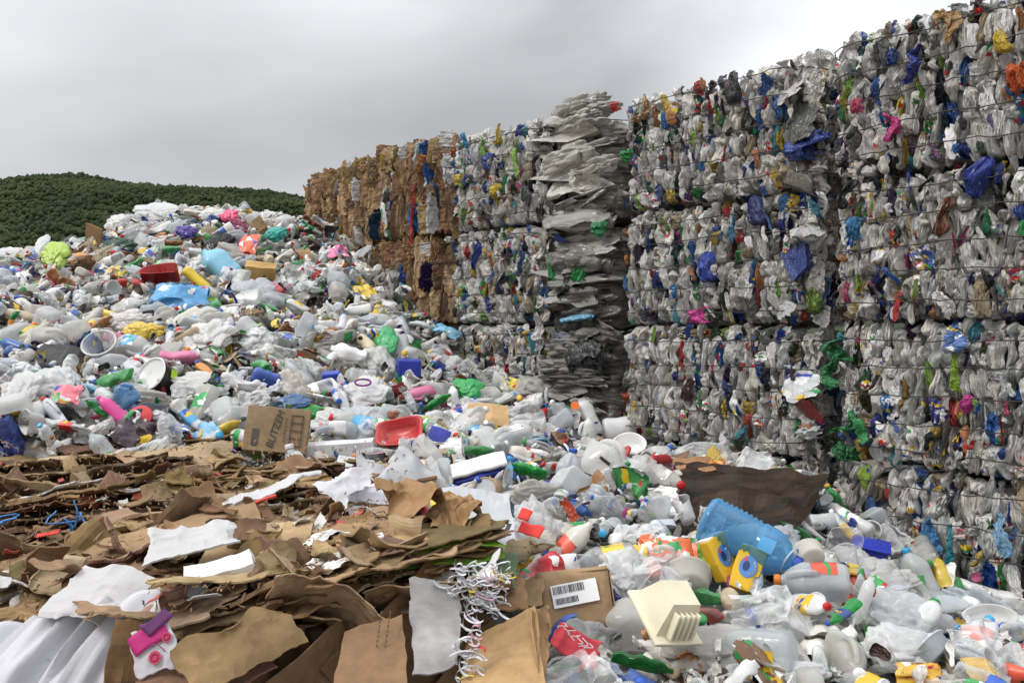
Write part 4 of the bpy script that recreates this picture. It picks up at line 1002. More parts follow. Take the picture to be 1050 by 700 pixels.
cl_ = q.inverted() @ (Vector((0, 0, CAM_Z)) - p); tc0 = math.atan2(cl_.y, cl_.x); th = np.linspace(tc0 - .42, tc0 + .12, 14); lv = np.array([(.1022 * math.cos(w), .1022 * math.sin(w), z) for z in (.235, .255, .275, .295) for w in th]); add('label', mk('label', lv, grid_faces(4, 14, False), M_PAPER), parent=root, color=(.08, .3, .56))
note(root, 'big ribbed clear blue water bottle with dark blue cap lying by the brown sheet', 'bottle', 'the big blue water bottle', 770, 552, p, .17)

# yellow cartons with a round blue emblem
for (u, v, eul, lab, sh) in ((768, 585, (R(62), R(14), R(-24)), 'yellow carton with blue oval emblem leaning on the big blue bottle', 'the yellow cartons'), (738, 572, (R(72), R(-16), R(36)), 'yellow and white carton with blue emblem, left of its yellow twin', None)):
    c = h_box(u, v, (.1, .165, .06), eul, (.68, .43, .03), lab, sh, mat=M_PAPER, lift=.1, r=.09, dent=.012)
    e = mk('emblem', *disc(.034, .043), M_INK, False); add('emblem', e, (0, .005, .0375), parent=c, color=(.06, .2, .5))
    arc = [(.022 * math.cos(w_), .03 * math.sin(w_), 0) for w_ in np.linspace(-1.3, 1.2, 9)]
    for i_ in range(8): add('emblem_stroke', mk('emblem_stroke', *tube([np.array(arc[i_]) * .8, np.array(arc[i_]) * 1.12], .0022, 5), M_INK), (.004, .005, .0385), parent=c, color=(.7, .7, .7))
    add('emblem_core', mk('emblem_core', *disc(.013, .02), M_INK, False), (-.008, .006, .0384), parent=c, color=(.015, .03, .12)); add('emblem_dot', mk('emblem_dot', *disc(.007, .007), M_INK, False), (-.016, .03, .0386), parent=c, color=(.6, .05, .03))
    add('end_panel', mk('end_panel', *box((0, 0, 0), (.094, .012, .056), .002), M_PAPER), (0, .084, 0), parent=c, color=(.78, .74, .66))
# cream moulded tray
p = at(682, 634, .17); root = empty('moulded_tray', p); root.rotation_euler = (R(40), R(10), R(34))
add('base', mk('base', *box((0, 0, 0), (.2, .2, .014), .004), M_FOAM), parent=root, mat=None)
pv = np.array([(-.085, -.07, 0), (.085, -.07, 0), (.085, .085, 0), (-.085, .085, 0), (-.06, -.03, .1), (.055, -.03, .1), (.055, .06, .1), (-.06, .06, .1)])
add('block', mk('block', pv + [0, 0, .007], [(0, 1, 5, 4), (1, 2, 6, 5), (2, 3, 7, 6), (3, 0, 4, 7), (4, 5, 6, 7)], M_FOAM, False), parent=root)
for i in range(5): add('rib', mk('rib', *box((0, 0, 0), (.008, .03, .085), .002), M_FOAM), (-.045 + i * .022, -.066, .05), Euler((R(-22), 0, 0)), parent=root)
M_CREAM = mat_plain('cream_foam', (.72, .67, .5), .75, .85, 9, 40, .1)
for ch in root.children:
    for s_ in ch.material_slots: s_.link = 'OBJECT'; s_.material = M_CREAM
note(root, 'cream moulded foam tray with ribs, below the orange and red packet', 'tray', 'the cream moulded tray', 682, 632, p, .2)

h_bottle('pet', (884, 620), (845, 642), M_TINT, (.08, .6, .16), 'blue', 'bright green bottle with blue cap and dark label on white bags', 'the bright green bottle', depth=-.05, sleeve=(.03, .06, .2), vi=1, fat=1.15)
h_bottle('pet', (628, 678), (690, 686), M_TINT, (.03, .26, .06), None, 'dark green bottle lying at the bottom edge below the cream tray', 'the dark green bottle', vi=3, fat=1.15, depth=-.06)
h_bottle('jug', (950, 612), (932, 566), M_NATURAL, (.86, .88, .88), 'sky blue', 'milky jug with sky blue cap standing against the bale wall', 'the wall jug', name='milk_jug', cat='jug', vi=0, depth=.05, lift=.1)
h_bottle('jug', (962, 620), (1000, 622), M_NATURAL, (.72, .78, .82), 'sky blue', 'milky jug with sky blue cap lying beside the black film', None, name='milk_jug', cat='jug', vi=2)
h_bottle('whb', (880, 640), (895, 592), M_NATURAL, (.86, .88, .88), None, 'plain milky bottle leaning above the bright green bottle', None, vi=1, lift=.1)
h_bottle('jug', (905, 625), (935, 600), M_NATURAL, (.72, .75, .79), None, 'milky jug below the jug with sky blue cap by the wall', None, name='milk_jug', cat='jug', vi=4)
h_bag(930, 640, 105, 66, (.72, .73, .74), 'large shiny white bag right of the bright green bottle', 'the shiny white bag', mat=M_FILM)
h_bag(925, 668, 90, 50, (.84, .85, .85), 'white bag at the bottom, below the large shiny white bag', None)
h_bag(800, 640, 92, 74, (.88, .89, .89), 'big clump of wrinkled clear film in the middle foreground', 'the clear film clump', mat=M_THIN, key='sheet', lift=.08)
h_bag(738, 668, 112, 52, (.62, .6, .56), 'long dirty white crumpled sheet of film at the bottom edge', 'the dirty white film', mat=M_FILM)
h_bag(870, 580, 70, 40, (.74, .74, .72), 'white bag behind the big blue water bottle', None)
h_bag(905, 600, 80, 42, (.72, .72, .71), 'white film bag in front of the blue crate', None)
gb = h_bag(600, 668, 76, 66, (.5, .5, .49), 'grey film bag with red and white label in the bottom corner by the box', 'the red labelled bag', mat=M_THIN, lift=.06)
pr = at(591, 657, .13); rr = add('red_label', mk('red_label', *torn_board(.155, .085, 26, 18, .03, .016, 44, .0012, 0, .03), M_PAPER), pr, Euler((R(46), R(24), R(-8))), color=(.55, .05, .07))
for i in range(7):
    t_ = np.linspace(0, 1, 12); c0 = np.array([-.055 + .016 * i, .012 - .004 * i, .018]); add('white_stroke', mk('white_stroke', *tube(c0 + np.c_[.012 * np.sin(t_ * 5.5 + i), .026 * (t_ - .5) * (1 if i % 2 else -1), .004 * np.sin(t_ * 3 + i)], .0017, 5), M_PAPER), parent=rr, color=(.6, .58, .58))
attach(rr, gb)
# printed box with an address label
def open_box(u, v, size, eul, colour, label, short, lift=.08, flaps=True, r=.14):
    p = at(u, v, lift); root = empty('cardboard_box', p); root.rotation_euler = eul; w, d, h = size; t = .004
    for nm, c, s_ in (('side', (0, -d / 2, 0), (w, t, h)), ('side', (0, d / 2, 0), (w, t, h)), ('side', (-w / 2, 0, 0), (t, d - t, h)), ('side', (w / 2, 0, 0), (t, d - t, h)), ('bottom', (0, 0, -h / 2), (w - t, d - t, t))):
        add(nm, mk(nm, *box((0, 0, 0), s_, .001), M_CARD), c, Euler((hr.normal(0, .03), hr.normal(0, .03), 0)), parent=root, color=jit(colour, .02, hr))
    if flaps:
        for sx in (-1, 1): add('flap', mk('flap', *box((sx * w * .22, 0, 0), (w * .44, d, t), .001), M_CARD), (sx * w / 2, 0, h / 2), Euler((0, R(hr.uniform(-30, 25)), 0)), parent=root, color=jit(colour, .02, hr))
    note(root, label, 'box', short, u, v, p, r); return root
LBL = lambda par, loc, eul, w, h: (add('address_label', mk('address_label', *plate(w, h), M_PAPER, False), loc, Euler(eul), parent=par, color=(.88, .88, .88)))
def barcode(par, loc, eul, w, h, n_, rows_=1):
    V, F = [], []; x = -w / 2; parts = []
    for k in range(n_):
        ww = w / n_ * hr.uniform(.3, .75); parts.append(box((x + ww / 2, 0, 0), (ww, h, .0008))); x += w / n_
    add('barcode', mk('barcode', *join(*parts), M_INK, False), loc, Euler(eul), parent=par, color=(.04, .04, .045))
b = open_box(585, 617, (.27, .17, .2), (R(70), R(-4), R(8)), (.42, .28, .16), 'small brown cardboard box with white barcode label beside the grey film bag', 'the barcode box', flaps=False, lift=.05)
add('front_panel', mk('front_panel', *torn_board(.25, .2, 8, 8, .006, .002, 7, .004), M_CARD), (0, .0, .1), Euler((0, 0, 0)), parent=b, color=(.43, .29, .165))
LBL(b, (.0, .02, .112), (0, 0, .08), .16, .075); barcode(b, (-.02, .037, .1135), (0, 0, .08), .11, .026, 22); barcode(b, (-.03, .0, .1135), (0, 0, .08), .08, .02, 18)

h_bag(686, 573, 62, 48, (.78, .16, .05), 'crumpled orange and red packet above the cream tray', 'the orange red packet', mat=M_PRINT, name='packet', cat='packet', key='pack', lift=.1)
h_bag(727, 572, 34, 34, (.33, .66, .08), 'lime green crumpled wrapper beside the yellow cartons', None, mat=M_OPAQUE, name='wrapper', cat='wrapper', lift=.09)
j = h_bottle('whb', (704, 634), (742, 630), M_TINT, (.55, .22, .2), None, 'short jar with brown pink contents right of the cream tray', 'the brown pink jar', name='jar', cat='jar', vi=1, fat=1.5, depth=-.03)
# blue crate with clear tray
c = h_box(893, 568, (.16, .1, .1), (R(15), R(8), R(-20)), (.03, .05, .42), 'dark blue plastic crate at the foot of the bale wall', 'the dark blue crate', name='plastic_crate', cat='crate', mat=M_OPAQUE, lift=.08, bev=.008)
add('rim', mk('rim', *box((0, 0, 0), (.18, .12, .012), .003), M_OPAQUE), (0, 0, .05), parent=c, color=(.03, .05, .42))
h_bag(860, 566, 44, 34, (.9, .9, .9), 'clear open tray left of the dark blue crate', None, mat=M_CLEAR, name='plastic_tray', cat='tray', key='tub', vi=2)
# jugs of the middle heap
bigj = h_bottle('jug', (632, 505), (606, 452), M_NATURAL, (.89, .89, .88), None, 'big milky jug with black printed strip beside the bale wall', 'the black striped jug', name='milk_jug', cat='jug', vi=0, lift=.13, depth=.1, roll=0.4, fat=1.25)
kj = bigj.matrix_basis @ Vector((0, 0, .13)); dj = kj.y - .092; o = add('black_strip', mk('black_strip', *torn_board(.085, .016, 8, 3, .002, .002, 3, .002), M_INK), Vector(pt(622, 474, dj)), Euler((R(78), R(38), 0)), color=(.02, .02, .02)); attach(o, bigj)
h_bottle('jug', (670, 505), (640, 470), M_NATURAL, (.87, .87, .86), None, 'milky jug with dark smears right of the big jug with black strip', None, name='milk_jug', cat='jug', vi=3, lift=.1, depth=-.05, fat=1.2)
h_bottle('jug', (580, 505), (588, 462), M_NATURAL, (.72, .74, .78), 'blue', 'translucent jug with blue neck left of the big jug with black strip', None, name='milk_jug', cat='jug', vi=5, lift=.1, fat=1.3)
ob_ = h_bottle('whb', (610, 445), (596, 408), M_HDPE, (.88, .88, .87), None, 'white bottle with orange dot standing at the foot of the wall', 'the orange dotted bottle', vi=0, lift=.1, fat=1.4, name='household_bottle')
h_bottle('whb', (602, 462), (606, 428), M_HDPE, (.88, .88, .87), None, 'white bottle with loop handle in front of the orange dotted bottle', None, vi=3, lift=.1, fat=1.3, name='household_bottle')
pd = at(589, 415, .16); add('orange_dot', mk('orange_dot', *disc(.03, .03), M_INK, False), pd + Vector((.0, -.06, 0)), Euler((R(70), 0, 0)), color=(.75, .16, .02)); o = bpy.data.objects['orange_dot']; attach(o, ob_)
h_bag(655, 498, 46, 30, (.03, .03, .03), 'black and grey film scrap under the smeared jug', None, mat=M_FILM)
h_bag(672, 515, 60, 32, (.75, .73, .72), 'white film sheet with pink edge above the brown sheet', None, mat=M_PAPER, key='sheet')
h_bottle('whb', (618, 442), (664, 438), M_HDPE, (.88, .88, .88), None, 'white tub shaped bottle with red lettering beside the wall', None, vi=1, fat=1.5, name='household_bottle')
h_bag(645, 462, 36, 26, (.88, .88, .86), 'white crumpled tub with orange logo behind the big jug', None, mat=M_HDPE, key='tub', vi=0, name='plastic_tub', cat='tub')
h_bottle('pet', (690, 462), (745, 456), M_CLEAR, (.88, .9, .9), 'green', 'long clear bottle with green cap lying along the bale wall', None, vi=4)
h_bottle('pet', (655, 430), (708, 445), M_CLEAR, (.9, .9, .9), 'blue', 'clear bottle with blue label lying against the bale wall', None, sleeve=(.05, .2, .6), vi=2)
# middle
h_bottle('pet_small', (519, 512), (521, 468), M_CLEAR, (.85, .92, .95), 'sky blue', 'clear pump bottle standing upright in front of green bottle', 'the pump bottle', vi=0, lift=.1)
h_bottle('pet', (560, 488), (520, 478), M_TINT, (.07, .55, .15), None, 'crumpled bright green bottle behind the upright pump bottle', 'the crumpled green bottle', vi=5, fat=1.5)
V, F = lathe([(.036, 0), (.04, 0), (.04, .1), (.036, .1), (.035, .096), (.033, .004)], 28, cap0=False, cap1=False)
p = at(502, 502, .07); root = empty('cardboard_tube', p); root.rotation_euler = (R(78), 0, R(-14)); add('wall', mk('wall', V, F, M_CARD), (0, 0, -.05), scale=1.35, parent=root, color=(.5, .36, .22)); add('end_disc', mk('end_disc', *disc(.048, .048), M_METAL, False), (0, 0, .078), parent=root)
note(root, 'short cardboard tube with metal end, left of the upright pump bottle', 'tube', 'the cardboard tube', 502, 502, p, .08)
c = h_box(492, 487, (.26, .1, .06), (R(30), R(-14), R(6)), (.03, .05, .3), 'blue packet with yellow edge and red seal below a white tray', 'the red sealed packet', name='packet', cat='packet', mat=M_PAPER, lift=.08)
add('white_top', mk('white_top', *torn_board(.28, .1, 14, 8, .012, .008, 3, .02), M_PAPER), (0, .01, .06), parent=c, color=(.86, .86, .85)); add('seal', mk('seal', *disc(.018, .018), M_INK, False), (-.0, -.053, 0), Euler((R(90), 0, 0)), parent=c, color=(.6, .15, .08)); add('yellow_edge', mk('yellow_edge', *box((0, 0, 0), (.262, .004, .012)), M_INK, False), (0, -.054, -.026), parent=c, color=(.65, .42, .05))
h_bag(412, 448, 50, 30, (.5, .03, .03), 'red folded plastic tray on the middle of the heap', 'the red folded tray', mat=M_OPAQUE, name='plastic_tray', cat='tray', key='tub', vi=3, lift=.1)
h_bottle('whb', (424, 478), (414, 448), M_NATURAL, (.72, .74, .74), None, 'milky bottle tucked under the red folded tray', None, vi=2, fat=1.3)
h_bottle('jug', (443, 478), (432, 445), M_NATURAL, (.88, .89, .88), None, 'plain white jug upside down right of the red tray', None, vi=1, name='milk_jug', cat='jug', lift=.1, fat=1.2)
h_box(450, 447, (.12, .1, .01), (R(60), R(20), R(0)), (.04, .05, .4), 'blue flat plastic piece behind the plain white jug', None, name='plastic_piece', cat='plastic piece', mat=M_OPAQUE, lift=.08)
h_box(346, 462, (.4, .09, .1), (R(8), R(-4), R(4)), (.86, .87, .88), 'long white foam block lying behind the torn cardboard', 'the foam block', name='foam_block', cat='foam', mat=M_FOAM, lift=.07, r=.16)
h_box(362, 484, (.19, .015, .16), (R(-35), R(6), R(-3)), (.86, .87, .88), 'white foam sheet leaning below the long foam block', None, name='foam_sheet', cat='foam', mat=M_FOAM, lift=.06)
# carton with printed lettering
c = h_box(284, 442, (.34, .09, .25), (R(-18), R(6), R(8)), (.34, .24, .145), 'brown cardboard carton with black printed lettering among the bottles', 'the printed carton', lift=.18, r=.18, dent=.004)
for nm, s_, size, loc, rz in (('lettering', 'BLITZEM', .056, (-.005, -.0505, -.0), R(78)),):
    add(nm, text_mesh(s_, size, M_INK, .15), loc, (Euler((R(90), 0, 0)).to_quaternion() @ Euler((0, 0, rz)).to_quaternion()), parent=c, color=(.03, .028, .025))
for x, z, w_, h_ in ((.105, .0, .06, .17),):
    fr_ = join(*[box((sx * w_ / 2, 0, 0), (.005, .001, h_ + .005)) for sx in (-1, 1)], *[box((0, 0, -h_ / 2 + i * h_ / 4), (w_, .001, .005)) for i in range(5)])
    add('printed_frame', mk('printed_frame', *fr_, M_INK, False), (x, -.0512, z), parent=c, color=(.04, .035, .03))
fr_ = join(box((0, 0, 0), (.035, .001, .09)), ); add('printed_patch', mk('printed_patch', *fr_, M_INK, False), (-.11, -.0512, -.05), parent=c, color=(.06, .05, .04))
fr_ = join(*[box((0, 0, -.06 + i * .02), (.006, .001, .012)) for i in range(7)]); add('printed_line', mk('printed_line', *fr_, M_INK, False), (.045, -.0512, 0), parent=c, color=(.05, .045, .04))
h_bottle('pet', (300, 424), (340, 420), M_TINT, (.08, .58, .13), None, 'bright green bottle lying above the brown printed carton', None, vi=6, fat=1.1)
h_bottle('pet', (258, 460), (236, 452), M_TINT, (.1, .55, .13), 'green', 'clear and green bottle with orange label left of the printed carton', None, sleeve=(.75, .3, .03), vi=7)
h_bottle('pet', (186, 478), (165, 420), M_CLEAR, (.88, .89, .9), None, 'long clear bottle standing neck up at the cardboard edge', 'the long clear bottle', vi=8, fat=1.3, lift=.1)
h_box(419, 377, (.17, .12, .13), (R(6), R(2), R(16)), (.025, .05, .42), 'royal blue plastic box in the upper middle of the heap', 'the royal blue box', name='plastic_box', cat='box', mat=M_OPAQUE, lift=.08, bev=.012, dent=.002)
h_box(340, 388, (.12, .1, .09), (R(12), R(-6), R(8)), (.025, .06, .42), 'small royal blue plastic box, lower left of the larger one', 'the small blue box', name='plastic_box', cat='box', mat=M_OPAQUE, lift=.07, bev=.01, dent=.002)
pb_ = h_bag(374, 402, 58, 38, (.88, .88, .88), 'white bag with purple oval print in the middle of the heap', 'the purple oval bag', lift=.08)
pd = at(372, 392, .17); o = add('purple_oval', mk('purple_oval', *tube([(.05 * math.cos(w), .024 * math.sin(w), 0) for w in np.linspace(0, 6.28, 22)], .007, 5), M_INK), pd, Euler((R(60), 0, R(10))), color=(.2, .03, .2)); attach(o, pb_)
h_bottle('jug', (356, 424), (348, 398), M_HDPE, (.84, .84, .84), None, 'white carton shaped jug with gold mark left of the purple oval bag', None, vi=2, name='milk_jug', cat='jug')
h_bottle('whb', (228, 388), (272, 394), M_HDPE, (.8, .8, .8), 'blue', 'glossy white bottle with blue emblem and blue cap lying level', 'the blue emblem bottle', vi=6, fat=1.2, name='household_bottle', lift=.1)
h_bottle('jug', (378, 366), (340, 356), M_HDPE, (.88, .88, .88), None, 'crushed white jug with blue emblem below the far slope', 'the blue emblem jug', vi=6, name='milk_jug', cat='jug', lift=.1, fat=1.3)
h_bottle('jug', (318, 395), (292, 368), M_NATURAL, (.78, .79, .8), None, 'white jug with blue print left of the small royal blue box', None, vi=7, name='milk_jug', cat='jug', lift=.08, fat=1.2)
# bucket lid seen face on
p = at(158, 385, .12); root = empty('bucket', p); root.rotation_euler = (R(62), R(-14), R(-18))
V, F = lathe([(0, .0), (.1, .0), (.108, .004), (.112, .012), (.104, .014)], 36, cap0=False, cap1=False); add('lid', mk('lid', V, F, M_HDPE), (0, 0, .02), parent=root, color=(.88, .88, .87))
V, F = lathe([(.1, -.1), (.103, -.04), (.108, .018)], 36, cap0=True, cap1=False); add('side', mk('side', V, F, M_OPAQUE), parent=root, color=(.02, .02, .022)); add('sticker', mk('sticker', *box((.112, 0, -.05), (.004, .06, .05)), M_INK, False), parent=root, color=(.4, .65, .03))
note(root, 'round white bucket lid on a black pail with lime sticker', 'bucket', 'the white bucket lid', 158, 384, p, .12)
h_bottle('jug', (135, 415), (118, 396), M_TINT, (.35, .6, .85), None, 'light blue translucent jug below the clear bucket', 'the light blue jug', vi=1, name='milk_jug', cat='jug', lift=.12, fat=1.5)
h_bottle('whb', (130, 432), (100, 408), M_OPAQUE, (.78, .08, .35), (.8, .1, .45), 'hot pink bottle lying under the light blue jug', 'the hot pink bottle', vi=1, name='household_bottle', lift=.08)
h_bottle('pet', (108, 428), (88, 410), M_TINT, (.04, .45, .1), None, 'crumpled green bottle left of the hot pink bottle', None, vi=9, fat=1.3)
h_bag(143, 427, 26, 22, (.6, .03, .03), 'round red lid right of the hot pink bottle', None, mat=M_OPAQUE, key='lid', vi=0, name='lid', cat='lid', lift=.1)
h_bottle('whb', (50, 455), (46, 434), M_HDPE, (.74, .78, .8), 'sky blue', 'white bottle with sky blue cap at the edge of the cardboard', 'the cyan capped bottle', vi=3, fat=1.5, depth=-.08, name='household_bottle')
h_bottle('jug', (112, 470), (92, 445), M_NATURAL, (.7, .76, .78), None, 'pale blue grey jug at the cardboard edge', None, vi=0, name='milk_jug', cat='jug', lift=.07, fat=1.2)
V, F = lathe([(.09, 0), (.105, .15), (.112, .151), (.112, .16), (.104, .159), (.088, .006), (0, .004)], 36, cap0=False, cap1=False)
p = at(104, 357, .12); root = empty('clear_bucket', p); root.rotation_euler = (R(48), 0, 0); add('wall', mk('wall', V, F, M_CLEAR), (0, 0, -.1), parent=root, color=(.93, .93, .93)); add('rim', mk('rim', *tube([(.112 * math.cos(w), .112 * math.sin(w), 0) for w in np.linspace(0, 6.2832, 40)], .006, 6), M_HDPE), (0, 0, .056), parent=root, color=(.7, .7, .68)); note(root, 'clear open bucket with round white rim on the left slope', 'bucket', 'the clear bucket', 104, 357, p, .13)
h_bag(147, 341, 44, 24, (.66, .47, .06), 'yellow plastic bag with black print on the left slope', 'the yellow bag', lift=.09, mat=M_OPAQUE)
h_bag(183, 308, 62, 40, (.08, .3, .55), 'bright blue packet with red print on the left slope', 'the bright blue packet', mat=M_PRINT, key='pack', name='packet', cat='packet', lift=.12)
h_bottle('whb', (190, 276), (218, 300), M_OPAQUE, (.75, .55, .03), None, 'yellow bottle lying under the light blue detergent bottle', None, vi=1, name='household_bottle', lift=.1)
h_bottle('jug', (240, 286), (208, 258), M_OPAQUE, (.25, .55, .72), None, 'light blue detergent bottle with handle on the upper slope', 'the detergent bottle', vi=0, name='detergent_bottle', lift=.14, fat=1.25)
h_bag(172, 286, 40, 13, (.4, .015, .02), 'dark red bowl upside down on the upper slope', 'the dark red bowl', mat=M_OPAQUE, key='tub', vi=1, name='bowl', cat='bowl', lift=.12)
h_box(267, 282, (.27, .2, .2), (R(20), R(5), R(14)), (.52, .34, .13), 'tan cardboard box on the upper slope', 'the tan cardboard box', name='cardboard_box', cat='box', lift=.06, r=.14)
h_bag(57, 262, 32, 34, (.4, .55, .09), 'lime yellow printed bag on the left crest of the heap', 'the lime yellow bag', mat=M_OPAQUE, lift=.12, key='bag')
h_bag(44, 250, 14, 30, (.88, .88, .88), 'white bag sticking up beside the lime yellow bag', None, lift=.16)
h_box(97, 243, (.22, .015, .24), (R(12), R(18), R(-20)), (.25, .15, .075), 'brown cardboard flap standing on the crest of the heap', 'the crest cardboard flap', name='cardboard_flap', cat='cardboard', lift=.08)
h_bag(122, 254, 42, 20, (.03, .1, .06), 'dark green crumpled sheet on the crest', None, mat=M_FILM, lift=.1)
h_bag(192, 238, 24, 16, (.08, .05, .3), 'purple crumpled film below the crest', None, mat=M_OPAQUE, lift=.12)
h_bag(226, 252, 30, 38, (.015, .015, .015), 'black crumpled bag on the upper slope', 'the black bag', mat=M_FILM, lift=.1)
h_bag(165, 217, 52, 22, (.88, .89, .89), 'large white bag on the highest point of the heap', 'the peak bag', lift=.1)
h_bag(125, 228, 40, 20, (.86, .86, .86), 'white bag left of the highest point of the heap', None, lift=.1)
h_bag(222, 222, 34, 18, (.88, .88, .88), 'white bag right of the highest point of the heap', None, lift=.1)
h_bag(10, 262, 40, 20, (.86, .86, .86), 'white bag at the left edge of the crest', None, lift=.08)
h_bag(8, 278, 24, 14, (.04, .05, .3), 'dark blue box shaped scrap at the left edge', None, mat=M_OPAQUE, key='board')
h_bag(256, 250, 20, 28, (.7, .12, .05), 'red and orange packet on the upper slope', 'the red orange packet', mat=M_PRINT, key='pack', lift=.14, name='packet', cat='packet')
h_bag(284, 240, 26, 16, (.03, .35, .3), 'teal crumpled film near the far cardboard bale', None, mat=M_OPAQUE, lift=.1)
h_bottle('pet', (310, 226), (322, 236), M_TINT, (.05, .5, .13), 'green', 'green bottle at the foot of the far cardboard bale', None, vi=2, lift=.1)
h_bag(235, 222, 22, 14, (.75, .08, .2), 'pink bag on the crest right of the peak', None, mat=M_OPAQUE, lift=.12)
h_bag(515, 428, 96, 48, (.85, .85, .85), 'large sheet of clear film over tan card in the middle', 'the big film sheet', mat=M_THIN, key='sheet', lift=.12)
h_bag(500, 425, 46, 26, (.55, .36, .17), 'tan paper under the large clear film sheet', None, mat=M_PAPER, key='board', name='paper_sheet', cat='paper', lift=.1)
h_bag(552, 398, 56, 30, (.6, .58, .54), 'grey brown crumpled film at the foot of the wall', None, lift=.08)
h_bag(525, 394, 26, 14, (.75, .6, .05), 'yellow and pink printed packet near the wall foot', 'the yellow pink packet', mat=M_PRINT, key='pack', name='packet', cat='packet', lift=.1)
h_bag(478, 398, 38, 26, (.1, .6, .2), 'bright green film bag near the wall foot', 'the bright green film', mat=M_FILM, lift=.1)
h_bottle('pet', (438, 420), (462, 404), M_TINT, (.06, .5, .12), None, 'green bottle below the bright green film', None, vi=10, fat=1.2, lift=.1)
h_bottle('whb', (468, 418), (462, 396), M_HDPE, (.88, .88, .88), None, 'white tub with red stripes beside the bright green film', None, vi=4, fat=1.4, name='household_bottle', lift=.1)
h_bag(300, 412, 44, 18, (.05, .12, .25), 'dark blue cloth like film above the printed carton', None, mat=M_OPAQUE, lift=.1)
h_bag(395, 350, 30, 34, (.12, .6, .25), 'translucent green bottle film below the far slope', None, mat=M_FILM, lift=.08)
h_bottle('pet', (420, 330), (445, 335), M_HDPE, (.66, .72, .73), 'sky blue', 'pale grey bottle with sky blue cap near the wall corner', None, vi=1, fat=1.3, lift=.1)
h_bag(55, 395, 60, 46, (.8, .81, .81), 'large white bag with green and blue print at the left edge', 'the big printed bag', lift=.08)
h_bag(20, 400, 46, 46, (.8, .8, .8), 'white carrier bag at the left edge of the heap', None, lift=.09)
h_bag(68, 405, 30, 24, (.75, .2, .25), 'pink and orange printed bag beside the large white bag', None, mat=M_PRINT, key='pack', name='packet', cat='packet', lift=.11)
h_bag(60, 365, 50, 34, (.02, .018, .016), 'black plastic tray on the left slope', 'the black tray', mat=M_OPAQUE, key='board', vi=1, name='plastic_tray', cat='tray', lift=.1)
h_bottle('pet', (14, 318), (10, 345), M_TINT, (.04, .4, .1), None, 'dark green bottle with red label at the left edge', None, sleeve=(.7, .3, .05), vi=2, fat=1.4, lift=.1)
h_bag(130, 330, 60, 30, (.76, .73, .7), 'large pale film bag above the yellow bag', None, mat=M_THIN, lift=.09)
h_bag(215, 345, 60, 40, (.88, .88, .87), 'large white bag in the middle of the left slope', 'the big slope bag', lift=.1)
h_bag(205, 395, 66, 30, (.85, .85, .84), 'long white bag below the glossy white bottle', None, lift=.07)
rb_ = h_bag(550, 540, 52, 62, (.8, .8, .8), 'clear bag with red lettering right of the white slotted board', 'the red lettered bag', mat=M_THIN, lift=.09)
pr = at(545, 545, .16); o = add('red_print', mk('red_print', *torn_board(.1, .05, 8, 6, .015, .012, 12, .0015), M_PAPER), pr, Euler((R(55), R(10), R(-30))), color=(.75, .05, .04)); attach(o, rb_)
pr = at(537, 527, .16); o = add('red_print', mk('red_print', *torn_board(.05, .05, 8, 6, .008, .008, 13, .0015), M_PAPER), pr, Euler((R(55), R(10), R(-30))), color=(.72, .05, .04)); attach(o, rb_)
h_bottle('pet', (545, 585), (625, 578), M_CLEAR, (.9, .9, .92), None, 'clear bottle with white and orange label behind the barcode box', None, sleeve=(.88, .88, .88), vi=3, fat=1.2, lift=.08)
h_bottle('pet_small', (570, 515), (554, 528), M_CLEAR, (.9, .9, .88), 'orange', 'clear bottle with orange cap facing the camera', None, vi=2, fat=1.5, depth=-.1, lift=.09)
h_bottle('pet', (640, 525), (605, 508), M_CLEAR, (.9, .9, .9), 'blue', 'clear bottle with blue cap below the big milky jug', None, vi=6, fat=1.2, depth=-.05, lift=.08)
h_bag(618, 548, 34, 24, (.02, .02, .022), 'black crumpled tub among clear bottles', 'the black crumpled tub', mat=M_OPAQUE, lift=.08)
h_bag(640, 585, 56, 40, (.85, .86, .86), 'white film bag left of the orange and red packet', None, lift=.07)
h_bag(1012, 688, 46, 24, (.62, .42, .14), 'flat yellow brown sheet in the bottom right corner', 'the yellow brown sheet', mat=M_OPAQUE, key='board', vi=4, name='plastic_sheet', cat='sheet', lift=.08)
h_bag(1014, 636, 58, 22, (.7, .7, .68), 'white open bowl at the right edge below the wall', 'the white open bowl', mat=M_HDPE, key='tub', vi=0, name='bowl', cat='bowl', lift=.08)
h_bag(985, 612, 80, 20, (.012, .012, .013), 'black film strip along the foot of the wall', 'the black film strip', mat=M_FILM, lift=.05)
h_bag(1044, 645, 18, 18, (.03, .15, .6), 'blue crumpled scrap at the right edge', None, mat=M_OPAQUE, lift=.08)
h_bag(800, 692, 120, 34, (.78, .79, .8), 'wide white printed bag along the bottom edge', 'the wide white bag', lift=.06)
h_bottle('whb', (745, 715), (780, 682), M_HDPE, (.8, .8, .8), None, 'white bottle with green and purple emblem at the bottom edge', None, vi=6, fat=1.5, name='household_bottle', lift=.1)
h_bag(945, 692, 50, 20, (.7, .4, .05), 'yellow and red printed packet at the bottom edge', None, mat=M_PRINT, key='pack', name='packet', cat='packet')
h_bottle('pet_small', (780, 606), (782, 585), M_CLEAR, (.7, .85, .95), 'blue', 'small clear blue bottle between the yellow carton and clear film', None, vi=1)

